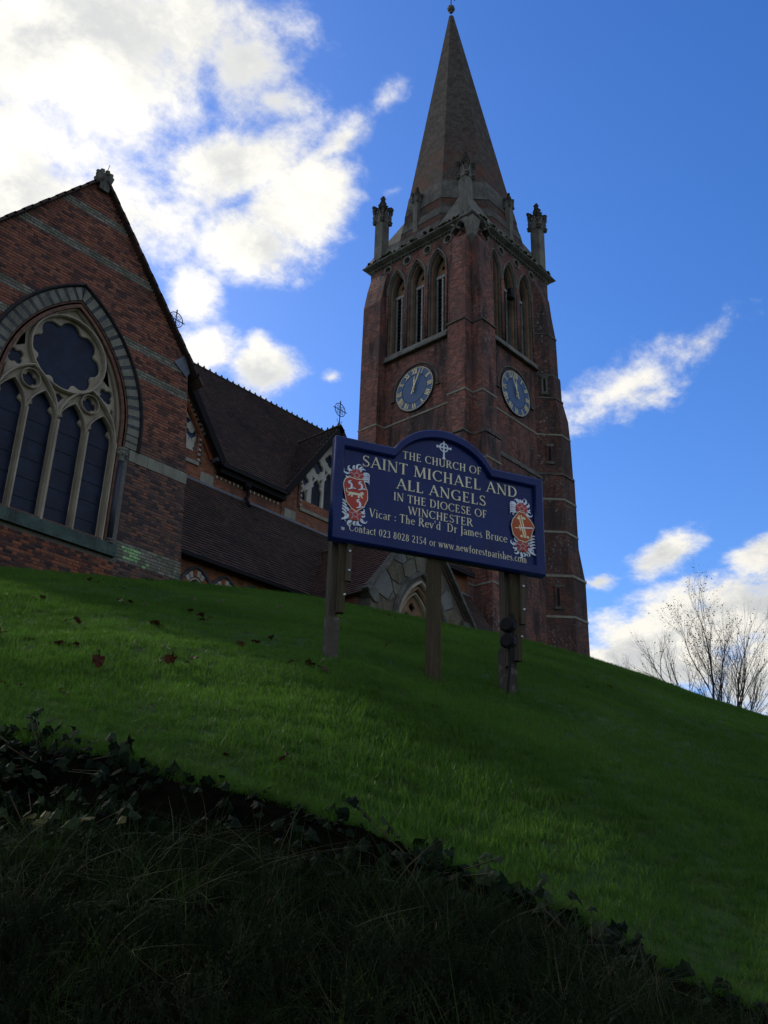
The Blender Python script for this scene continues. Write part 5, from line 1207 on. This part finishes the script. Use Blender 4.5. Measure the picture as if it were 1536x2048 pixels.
        rod(g, (-.035, .115), (.012, -.09), .014, .0254); rod(g, (-.012, .12), (.03, -.085), .012, .0256); rod(ch, (-.02, -.015), (.10, .005), .012, .0262); rod(g, (-.075, -.025), (-.015, -.014), .011, .0258); rod(g, (-.03, .01), (-.022, -.045), .010, .0260)
        rod(g, (-.052, .085), (-.02, .075), .022, .0264); rod(g, (-.002, .095), (.03, .085), .022, .0266)
        for q in (-.012, .02, .05): flat(g, circ(cx+q, zc-.10, .014, 10)[::-1], .0268)
    ch.build('charge', M_SILVER, shd); g.build('charge', M_CREAM if left else M_GILT, shd)
arms(.222, True); arms(2.022, False); AX[:] = [0, 0, 1, 1]
st = MB(); flat(st, [(.072, -.935), (.128, -.942), (.130, -.912), (.074, -.905)], .004); st.build('sticker', M_STICK, board)
# posts behind the board with their bolted packing timbers
def post(s, w, dpt, back, top=-.3, m=M_WOOD, zoff=0.0, bot=-2.55, name='post', par=None):
    c = sp(s, (top+bot)/2, -back-dpt/2); return MB().obox(c, SU, SNn, Z_, w/2, dpt/2, (top-bot)/2).build(name, m, par or sign)
p1 = post(.10, .08, .11, .12); q = post(.152, .07, .06, .055, -.9, M_WOODB, bot=-1.72, name='packing_timber', par=p1); post(.20, .05, .035, .02, -.95, M_WOOD, bot=-1.42, name='batten', par=p1)
post(.112, .108, .125, .112, -1.75, M_CONC, bot=-2.6, name='footing', par=p1)
p2 = post(1.088, .115, .10, .03, m=M_WOODB)
p3 = post(1.92, .08, .11, .12); post(1.975, .10, .06, .055, -.9, M_WOODB, bot=-1.93, name='packing_timber', par=p3); post(2.03, .055, .035, .018, -.95, M_WOOD, bot=-1.57, name='batten', par=p3)
post(1.93, .13, .14, .11, -1.80, M_CONC, bot=-2.7, name='footing', par=p3)
post(1.885, .06, .07, .04, -1.5, M_WOOD, bot=-2.0, name='stub_timber', par=p3)
for s, z in ((.20, -1.13), (.20, -1.32), (.165, -1.56)): MB().obox(sp(s, z, -.012), SU, SNn, Z_, .008, .008, .008).build('bolt', M_PAINTW, p1)
for s, z in ((2.035, -1.18), (2.035, -1.42), (2.0, -1.70)): MB().obox(sp(s, z, -.010), SU, SNn, Z_, .008, .008, .008).build('bolt', M_PAINTW, p3)
fl = thing('twin_floodlight', 'pair of black round floodlights with dangling cable strapped to a sign post', 'floodlight', sp(1.86, -1.75, 0))
for zc in (-1.60, -1.76):
    a = sp(1.86, zc, -.03); mb = MB(); d = (SNn*.6-SU*.8).normalized()
    mb.tube([a-d*.09, a-d*.05, a+d*.03, a+d*.05], [.05, .072, .078, .06], 12); mb.obox(a-d*.06+Z_*.03, SU, SNn, Z_, .05, .03, .04); mb.build('lamp', M_IRON, fl)
mb = MB(); mb.obox(sp(1.9, -1.72, -.03), SU, SNn, Z_, .018, .02, .24); mb.build('bracket', M_IRON, fl)
mb = MB(); mb.tube([sp(1.865, -1.83, 0), sp(1.86, -1.95, .005), sp(1.845, -2.08, .01), sp(1.82, -2.3, .0)], .013, 6)
mb.tube([sp(1.83, -1.80, .01), sp(1.80, -1.92, .02), sp(1.795, -2.02, .02), sp(1.81, -2.06, .02), sp(1.85, -2.0, .02), sp(1.90, -1.93, .01)], .004, 4); mb.build('cable', M_IRON, fl)

# ------------------------------------------------------------------ trees beyond the crest, and an added unseen yew
def bare_tree(name, label, base, height, trunks, leafn, seed, spread=.5):
    rs = random.Random(seed); t = thing(name, label, 'tree', base); tr = MB(); tw = MB(); tips = []
    def grow(p, d, L, r, depth, mb):
        n = 4; pts = [p]; rr = [r]; q = p.copy(); dd = d.copy()
        for i in range(n):
            dd = (dd+V(rs.gauss(0, .09), rs.gauss(0, .09), rs.gauss(.03, .05))).normalized(); q = q+dd*(L/n); pts.append(q.copy()); rr.append(r*(1-.5*(i+1)/n))
            if depth < 5 and i >= 0 and rs.random() < (.9 if depth < 4 else .85):
                ax = dd.cross(V(rs.gauss(0, 1), rs.gauss(0, 1), rs.gauss(0, 1))).normalized(); nd = (dd*math.cos(spread)+ax*math.sin(spread)*rs.uniform(.7, 1.25)).normalized(); nd = (nd+Z_*.18).normalized()
                grow(q.copy(), nd, L*rs.uniform(.55, .78), rr[-1]*.62, depth+1, tw)
        mb.tube(pts, rr, 5 if depth < 2 else 3, False)
        if depth >= 3: tips.extend(pts[1:])
        if depth < 5: grow(q, dd, L*.62, rr[-1]*.85, depth+1, tw)
    for k in range(trunks):
        a = k*2.4+seed; d = (Z_+V(math.cos(a), math.sin(a), 0)*(.0 if k == 0 else rs.uniform(.2, .5))).normalized(); grow(Vector(base)-Z_*.2, d, height*(.42 if k == 0 else .36), .075*height/6, 0 if k == 0 else 1, tr)
    tr.build('trunk', M_BARK, t); tw.build('branches', M_BARK, t)
    lf = MB()
    for k in range(leafn):
        p = rs.choice(tips)+V(rs.gauss(0, .05), rs.gauss(0, .05), rs.gauss(-.03, .05)); a = V(rs.gauss(0, 1), rs.gauss(0, 1), rs.gauss(0, 1)).normalized(); b = a.cross(V(rs.gauss(0, 1), rs.gauss(0, 1), 1)).normalized(); s = rs.uniform(.022, .055)
        lf.add([p, p+a*s+b*s*.5, p+a*s*2, p+a*s-b*s*.5], [(0, 1, 2, 3)])
    if leafn: lf.build('crown', M_TWIGL, t, kind='stuff')
    return t
def far_base(x, y): return V(x, y, ground_z(x, y))
bare_tree('bare_tree', 'bare spreading tree with a few last brown leaves beyond the grassy crest', far_base(42.0, 18.5), 9.5, 3, 2300, 12, .46)
bare_tree('sapling', 'thin leafless sapling showing above the grassy crest', far_base(40.9, 20.9), 5.6, 1, 0, 21, .35)

def yew(label, base, h, r, seed):
    rs = random.Random(seed); t = thing('added_shade_yew', label, 'tree', base); b = Vector(base); tr = MB()
    tr.tube([b-Z_*.3, b+Z_*h*.35, b+Z_*h*.8], [.38, .28, .06], 8)
    lf = MB(); clumps = []
    for k in range(60):
        z = rs.uniform(.18, .98); rr = r*math.sin(math.pi*min(1, (z-.05))**.75)*rs.uniform(.45, 1.0); a = rs.random()*6.283; c = b+V(rr*math.cos(a), rr*math.sin(a), z*h); clumps.append(c); tr.tube([b+Z_*(z*h*.7), (b+Z_*z*h*.8)*.5+c*.5, c], [.08, .05, .02], 4, False)
    for c in clumps:
        q = rs.uniform(.7, 1.15)
        for k in range(170):
            p = c+V(rs.gauss(0, .42), rs.gauss(0, .42), rs.gauss(0, .32))*q; u = V(rs.gauss(0, 1), rs.gauss(0, 1), rs.gauss(-.2, .6)).normalized(); w = u.cross(V(rs.gauss(0, 1), rs.gauss(0, 1), 1)).normalized(); s_ = rs.uniform(.07, .14)
            lf.add([p-u*s_, p+w*s_*.45, p+u*s_, p-w*s_*.45], [(0, 1, 2, 3)])
    tr.build('trunk', M_BARK, t); lf.build('crown', M_YEW, t, kind='stuff'); return t
yew('unseen dense dark yew added east of the church to shade the lower lawn', far_base(1.2, 16.0), 10.5, 4.1, 4)  # stands out of view, added so its shadow bounds the sunlit patch of lawn

# ------------------------------------------------------------------ vegetation
def scatter(name, pts, rot, scl, idx, variants, m_parent=None):
    """one object: instances of a few small meshes on given points"""
    hid = bpy.data.collections.new(name+'_variants')
    for v in variants: hid.objects.link(v)
    me = bpy.data.meshes.new(name); me.from_pydata([tuple(p) for p in pts], [], [])
    for nm, ty, dat in (('rot', 'FLOAT_VECTOR', rot), ('scl', 'FLOAT', scl), ('idx', 'INT', idx)):
        at = me.attributes.new(nm, ty, 'POINT'); at.data.foreach_set('vector' if ty == 'FLOAT_VECTOR' else 'value', np.asarray(dat).ravel())
    o = bpy.data.objects.new(name, me); COL.objects.link(o); o['kind'] = 'stuff'
    ng = bpy.data.node_groups.new(name, 'GeometryNodeTree'); ng.interface.new_socket('Geometry', in_out='INPUT', socket_type='NodeSocketGeometry'); ng.interface.new_socket('Geometry', in_out='OUTPUT', socket_type='NodeSocketGeometry')
    N, L = ng.nodes, ng.links; gi = N.new('NodeGroupInput'); go = N.new('NodeGroupOutput'); ip = N.new('GeometryNodeInstanceOnPoints'); ci = N.new('GeometryNodeCollectionInfo')
    ci.inputs['Collection'].default_value = hid; ci.inputs['Separate Children'].default_value = True; ci.inputs['Reset Children'].default_value = True
    def na(n, t):
        q = N.new('GeometryNodeInputNamedAttribute'); q.data_type = t; q.inputs['Name'].default_value = n; return q.outputs[0]
    er = N.new('FunctionNodeEulerToRotation'); L.new(na('rot', 'FLOAT_VECTOR'), er.inputs[0])
    L.new(gi.outputs[0], ip.inputs['Points']); L.new(ci.outputs[0], ip.inputs['Instance']); ip.inputs['Pick Instance'].default_value = True
    L.new(na('idx', 'INT'), ip.inputs['Instance Index']); L.new(er.outputs[0], ip.inputs['Rotation']); L.new(na('scl', 'FLOAT'), ip.inputs['Scale']); L.new(ip.outputs[0], go.inputs[0])
    md = o.modifiers.new('scatter', 'NODES'); md.node_group = ng
    return o
def var_obj(name, mb, m, smooth=False):
    me = bpy.data.meshes.new(name); me.from_pydata(mb.v, [], mb.f); me.update(); me.materials.append(m)
    if smooth: me.polygons.foreach_set('use_smooth', [True]*len(me.polygons))
    return bpy.data.objects.new(name, me)
def blade(mb, x, y, h, w, a, lean, seg=3, z0=0.0):
    d = V(math.cos(a), math.sin(a), 0); s = V(-d.y, d.x, 0); P = []
    for i in range(seg+1):
        f = i/seg; c = V(x, y, z0)+d*(lean*h*f*f)+Z_*(h*(f-.35*lean*f*f)); ww = w*(1-f)**.6
        P.append((c-s*ww/2, c+s*ww/2) if i < seg else (c,))
    vs = [p for q in P for p in q]; n = len(vs); fs = [(2*i, 2*i+1, 2*i+3, 2*i+2) for i in range(seg-1)]+[(n-3, n-2, n-1)]
    mb.add(vs, fs)
rs = random.Random(3)
def tuft(n, rad_, h0, h1, w, lean, seg=2, bias=None):
    mb = MB()
    for k in range(n):
        r = rad_*math.sqrt(rs.random()); a = rs.random()*6.283; blade(mb, r*math.cos(a), r*math.sin(a), rs.uniform(h0, h1), w*rs.uniform(.7, 1.3), rs.random()*6.283, rs.uniform(.1, lean), seg, -.01)
    return mb
grassv = [var_obj('grass_tuft', tuft(36, .085, .03, .07, .0042, 1.0), M_GRASS) for k in range(6)]+[var_obj('grass_tuft', tuft(22, .06, .06, .12, .0045, 1.1, 3), M_GRASS) for k in range(2)]+[var_obj('grass_tuft', tuft(12, .07, .04, .10, .003, 1.3, 3), M_STRAW)]
def lawn_points(d0, d1, dens, az=31):
    area = math.radians(2*az)/2*(d1*d1-d0*d0); n = int(area*dens)
    a = RNG.uniform(-az, az, n); d = np.sqrt(RNG.uniform(d0*d0, d1*d1, n)); k = d > de_of(a)-.04; a, d = a[k], d[k]; x, y, z = lawn_xyz(a, np.maximum(d, de_of(a))); return np.stack([x, y, z], -1), d
pl, dl = [], []
for d0, d1, de in ((3.9, 7.5, 520), (7.5, 12, 380), (12, 19, 240), (19, 30.5, 150)):
    p, d = lawn_points(d0, d1, de, 50 if d1 < 13 else 33); pl.append(p); dl.append(d)
p = np.concatenate(pl); d = np.concatenate(dl)
k = ~((p[:, 1] > GY-.12) & (p[:, 0] < 14.7)) & ~((p[:, 1] > PY-.1) & (p[:, 0] > 22) & (p[:, 0] < 27.8)); p, d = p[k], d[k]; n = len(p)
patch = np.sin(p[:, 0]*.9+1.2*np.sin(p[:, 1]*.7))*np.sin(p[:, 1]*1.1+.8*np.sin(p[:, 0]*.6))
scl = (0.80+.45*RNG.random(n))*np.interp(d, [4, 12, 20, 30], [.78, .82, .85, .75])*(1+.22*patch)
idx = np.where(RNG.random(n) < .04+.08*(patch > .3), RNG.integers(6, 8, n), RNG.integers(0, 6, n))
rot = np.stack([RNG.normal(0, .16, n), RNG.normal(0, .16, n), RNG.uniform(0, 6.283, n)], -1)
idx = np.where(RNG.random(n) < .02, 8, idx)
scatter('lawn_grass', p, rot, scl, idx, grassv)

# ivy over the bank
def ivy_leaf(s=.05, fold=.25, lob=5):
    mb = MB(); out = [(0, 0)]; ang = [-150, -118, -88, -62, -40, -20, 0, 20, 40, 62, 88, 118, 150]; rr = [.62, .84, .72, .74, .98, .80, 1.12, .80, .98, .74, .72, .84, .62]
    P = [V(math.sin(rad(a))*r*s, math.cos(rad(a))*r*s+.2*s, -fold*s*abs(math.sin(rad(a)))*r + .1*s*math.sin(a)) for a, r in zip(ang, rr)]
    n = len(P); mb.add([V(0, .25*s, .06*s)]+P, [(0, i+2, i+1) for i in range(n-1)]+[(0, 1, n)]); mb.tube([V(0, -.1*s, 0), V(0, -1.0*s, -.3*s)], .03*s, 3, False); return mb
ivyv = [var_obj('ivy_leaf', ivy_leaf(.022+.006*k, .3+.15*k), M_IVY) for k in range(4)]+[var_obj('ivy_leaf', ivy_leaf(.045, .3), M_IVYP)]
def bank_points(n, t0, t1, u0=-3.4, u1=3.6, lift=.03):
    u = RNG.uniform(u0, u1, n); t = RNG.uniform(t0, t1, n); x, y, z = verge_xyz(u, t); return np.stack([x, y, z+RNG.uniform(0, lift, n)], -1), u, t
toward = math.atan2(-FH.y, -FH.x)
p, u, t = bank_points(1900, .12, 1.15, lift=.05); k = RNG.random(len(u)) < np.interp(u, [-2.5, -1.2, -.8, -.3, .4, 3], [1, .8, .3, .3, .4, .08]); p, u, t = p[k], u[k], t[k]; n = len(p)
p[:, 0] -= FH.x*.05*RNG.random(n); p[:, 1] -= FH.y*.05*RNG.random(n)
rot = np.stack([RNG.normal(.6, .5, n), RNG.normal(0, .5, n), toward+math.pi/2+RNG.normal(0, .9, n)], -1)
idx = np.where(RNG.random(n) < .04, 4, RNG.integers(0, 4, n))
scatter('ivy_cover', p, rot, RNG.uniform(.7, 1.35, n), idx, ivyv)
# the larger ivy plants whose leaves can be told apart
leafm = []
for k in range(4):
    mb = ivy_leaf(.034+.006*k, .3+.12*k); me = bpy.data.meshes.new('leaf'); me.from_pydata(mb.v, [], mb.f); me.update(); leafm.append(me)
leafm[0].materials.append(M_IVYP); leafm[1].materials.append(M_IVY); leafm[2].materials.append(M_IVYP); leafm[3].materials.append(M_IVY)
yl = bpy.data.meshes.new('leaf'); mb = ivy_leaf(.042, .4); yl.from_pydata(mb.v, [], mb.f); yl.update(); yl.materials.append(M_YLEAF)
def ivy_plant(label, u0, u1, t0, t1, n, yel=0):
    c = verge_xyz(np.array([(u0+u1)/2]), np.array([(t0+t1)/2])); th = thing('ivy_plant', label, 'ivy', (float(c[0][0]), float(c[1][0]), float(c[2][0])), 'ivy plants on the bank')
    p, u, t = bank_points(n, t0, t1, u0, u1, .09); stm = MB(); b = V(*th.location)
    for i in range(n):
        q = V(*p[i])-FH*random.uniform(.02, .10)+Z_*.02; o = bpy.data.objects.new('leaf', yl if i < yel else random.choice(leafm)); COL.objects.link(o); o.parent = th; o.matrix_parent_inverse = PINV[th.name]
        o.location = q; o.rotation_euler = (random.gauss(.7, .3), random.gauss(0, .3), toward+math.pi/2+random.gauss(0, .7)); o.scale = [random.uniform(.5, 1.0)]*3
        if i % 4 == 0: stm.tube([b-Z_*.03, (b+q)/2-FH*.0-Z_*.02, q], .003, 3, False)
    stm.build('stems', M_WOODB, th)
ivy_plant('ivy with broad pale-veined leaves trailing from the lawn edge beside the darkest hollow', -1.95, -1.15, -.02, .75, 58)
ivy_plant('ivy mixed with a few yellowed leaves at the foot of the bank beside rough grass', -1.75, -.95, .8, 1.25, 46, 8)
ivy_plant('sparse ivy climbing from long pale stems to the lawn edge below the middle sign post', -.1, .55, 0.05, .8, 18)
ivy_plant('ivy with small star-shaped leaves where the bank runs down towards the road', .45, 1.15, .15, .9, 22)

# rough grass, dead stems and heather on the verge
roughv = [var_obj('rough_tuft', tuft(26, .07, .08, .22, .004, 1.7, 4), M_ROUGH) for k in range(4)]+[var_obj('rough_tuft', tuft(9, .08, .12, .28, .0026, 2.0, 5), M_STRAW) for k in range(3)]
p, u, t = bank_points(5600, .75, 3.15, -3.4, 3.6, .0); n = len(p)
idx = np.where(RNG.random(n) < .07, RNG.integers(4, 7, n), RNG.integers(0, 4, n)); sc = RNG.uniform(.3, .85, n)*np.interp(t, [.75, 1.2, 2, 3.2], [.5, 1, .8, .55])
rot = np.stack([RNG.normal(0, .6, n), RNG.normal(0, .6, n), RNG.uniform(0, 6.283, n)], -1)
scatter('verge_grass', p, rot, sc, idx, roughv)
p, u, t = bank_points(1500, -.04, .26, -3.4, 3.6, .0); n = len(p)
scatter('edge_grass', p, np.stack([RNG.normal(0, .4, n), RNG.normal(0, .4, n), RNG.uniform(0, 6.283, n)], -1), RNG.uniform(.3, .6, n), RNG.integers(0, 4, n), [var_obj('rough_tuft', tuft(30, .07, .06, .18, .004, 1.5, 3), M_GRASS) for k in range(4)])
longv = [var_obj('long_grass', tuft(10, .10, .20, .40, .0026, 2.2, 6), M_STRAW) for k in range(4)]+[var_obj('long_grass', tuft(16, .10, .16, .34, .0032, 2.2, 6), M_ROUGH2) for k in range(4)]
p, u, t = bank_points(520, 1.0, 3.0, -3.2, 3.4, .0); n = len(p)
idx = np.where(RNG.random(n) < np.interp(u, [-2, -.3, .4, 2], [.15, .25, .5, .45]), RNG.integers(0, 4, n), RNG.integers(4, 8, n))
scatter('long_grass', p, np.stack([RNG.normal(0, .5, n), RNG.normal(0, .5, n), RNG.uniform(0, 6.283, n)], -1), RNG.uniform(.45, 1.0, n)*np.interp(t, [1, 2, 3], [1, .8, .6]), idx, longv)
def heather():
    mb = MB()
    for k in range(9):
        a = rs.random()*6.283; ln = rs.uniform(.2, .7); h = rs.uniform(.06, .13); b = V(.04*math.cos(a)*ln, .04*math.sin(a)*ln, 0); e = b+V(math.cos(a)*ln*.07, math.sin(a)*ln*.07, h); mb.tube([b, (b+e)/2+Z_*.01, e], .0014, 3, False)
        for j in range(11):
            f = .35+.65*j/11; q = b.lerp(e, f); c = rs.random()*6.283; r = .0055; v = V(math.cos(c)*r, math.sin(c)*r, rs.uniform(-.003, .003)); mb.add([q+v*.2, q+v+V(0, 0, r*.7), q+v*1.7, q+v-V(0, 0, r*.7)], [(0, 1, 2, 3)])
    return mb
hv = [var_obj('heather', heather(), M_HEATH) for k in range(4)]
p, u, t = bank_points(330, 2.2, 3.15, -3.0, .6, .0); n = len(p)
scatter('heather_cover', p, np.stack([RNG.normal(0, .25, n), RNG.normal(0, .25, n), RNG.uniform(0, 6.283, n)], -1), RNG.uniform(.7, 1.3, n), RNG.integers(0, 4, n), hv)
# long dead stems that stand clear
def stem(u, t, dx, h, bend, thick=.0022):
    x, y, z = (float(q[0]) for q in verge_xyz(np.array([u]), np.array([t]))); b = V(x, y, z); pts = [b+RH*(dx*f+bend*f*f)+Z_*(h*(f-.25*abs(bend)/h*f*f))-FH*.03*f for f in (0, .25, .5, .75, 1)]
    o = MB().tube(pts, [thick, thick*.9, thick*.8, thick*.6, thick*.3], 4).build('dead_stem', M_STRAW); o.parent = None
    return tag(o, 'pale dead grass stem arching over the rough verge', 'grass stem', 'dead stems on the verge')
for a in [(-.35, 1.5, .05, .34, .07), (-.30, 1.45, .02, .36, .02), (-.75, 1.2, .02, .22, -.05), (.05, 1.25, .10, .22, .08), (.2, 1.5, -.06, .26, -.10), (-1.0, 1.7, .10, .12, .1), (-.6, 1.8, .12, .10, .06), (.55, 1.2, .06, .2, .12), (.35, 1.6, .12, .16, .16), (-.1, 1.9, .16, .12, .10), (.8, 1.4, -.1, .18, -.12), (-1.3, 1.6, .05, .2, .1)]: stem(*a)
# fallen leaves on the lawn
def dead_leaf():
    mb = ivy_leaf(.045, .1); mb.v = [(x+random.gauss(0, .004), y+random.gauss(0, .004), z+.25*abs(x)+random.gauss(0, .004)) for x, y, z in mb.v]; me = bpy.data.meshes.new('fallen_leaf'); me.from_pydata(mb.v, [], mb.f); me.update(); return me
dl = [dead_leaf() for k in range(6)]
for q in dl[:4]: q.materials.append(M_LEAFB)
for q in dl[4:]: q.materials.append(M_LEAFP)
def on_lawn(px, py):
    d = F+R*((px-768)/FPX)-U*((py-1024)/FPX); lo, hi = 4.0, 27.0
    h = math.hypot(d.x, d.y); tn = d.z/h; az = math.degrees(math.atan2(d.dot(RH), d.dot(FH)))
    ds = np.linspace(float(de_of(az)), 27, 900); x, y, z = lawn_xyz(np.full_like(ds, az), ds); i = int(np.argmax(z-tn*ds > 0)); return V(float(x[i]), float(y[i]), float(z[i]))
def leaf(pos, k, s=1.0, grp='brown'):
    o = bpy.data.objects.new('fallen_leaf', dl[k]); COL.objects.link(o); o.location = pos+Z_*.055; o.rotation_euler = (random.gauss(-.3, .35), random.gauss(0, .35), random.random()*6.28); o.scale = [s]*3
    if grp == 'brown': tag(o, 'curled brown fallen leaf lying in the lawn grass', 'leaf', 'brown leaves on the lawn')
    else: tag(o, 'pale dry fallen leaf lying in the lawn grass', 'leaf', 'pale leaves on the lawn')
for px, py, nn in [(105, 1300, 5), (360, 1338, 4), (318, 1258, 3), (375, 1246, 2), (250, 1218, 3), (232, 1185, 2), (192, 1170, 2), (540, 1284, 2), (608, 1337, 2), (412, 1245, 2), (65, 1388, 3), (103, 1396, 1), (92, 1207, 2), (40, 1285, 2), (58, 1286, 1), (497, 1538, 2), (1050, 1460, 2), (773, 1240, 3), (838, 1250, 2), (745, 1295, 1), (1190, 1387, 2), (1235, 1385, 2), (1345, 1418, 2), (1000, 1380, 1), (310, 1168, 2), (480, 1300, 2), (420, 1300, 2), (150, 1255, 2), (660, 1352, 1), (215, 1345, 1)]:
    b = on_lawn(px, py)
    for k in range(nn): leaf(b+V(random.gauss(0, .09), random.gauss(0, .09), 0), random.randrange(4), random.uniform(.8, 1.35))
for px, py in [(290, 1218), (330, 1308), (645, 1334), (560, 1220), (850, 1305), (440, 1210), (384, 1206), (243, 1212)]: leaf(on_lawn(px, py), random.choice((4, 5)), random.uniform(.7, 1.1), 'pale')
# a half-buried stone on the verge
x, y, z = (float(q[0]) for q in verge_xyz(np.array([-1.05]), np.array([2.65])))
bm = bmesh.new(); bmesh.ops.create_icosphere(bm, subdivisions=3, radius=1)
for v in bm.verts: v.co *= 1+.12*math.sin(v.co.x*3+v.co.y*2)+.08*math.sin(v.co.z*5+v.co.x*4); v.co = V(v.co.x*.13, v.co.y*.10, v.co.z*.07)
me = bpy.data.meshes.new('stone'); bm.to_mesh(me); o = mobj('stone', me, M_STONED, None, True); o.location = (x, y, z+.02); tag(o, 'rounded grey stone half sunk in the verge beside heather', 'stone')
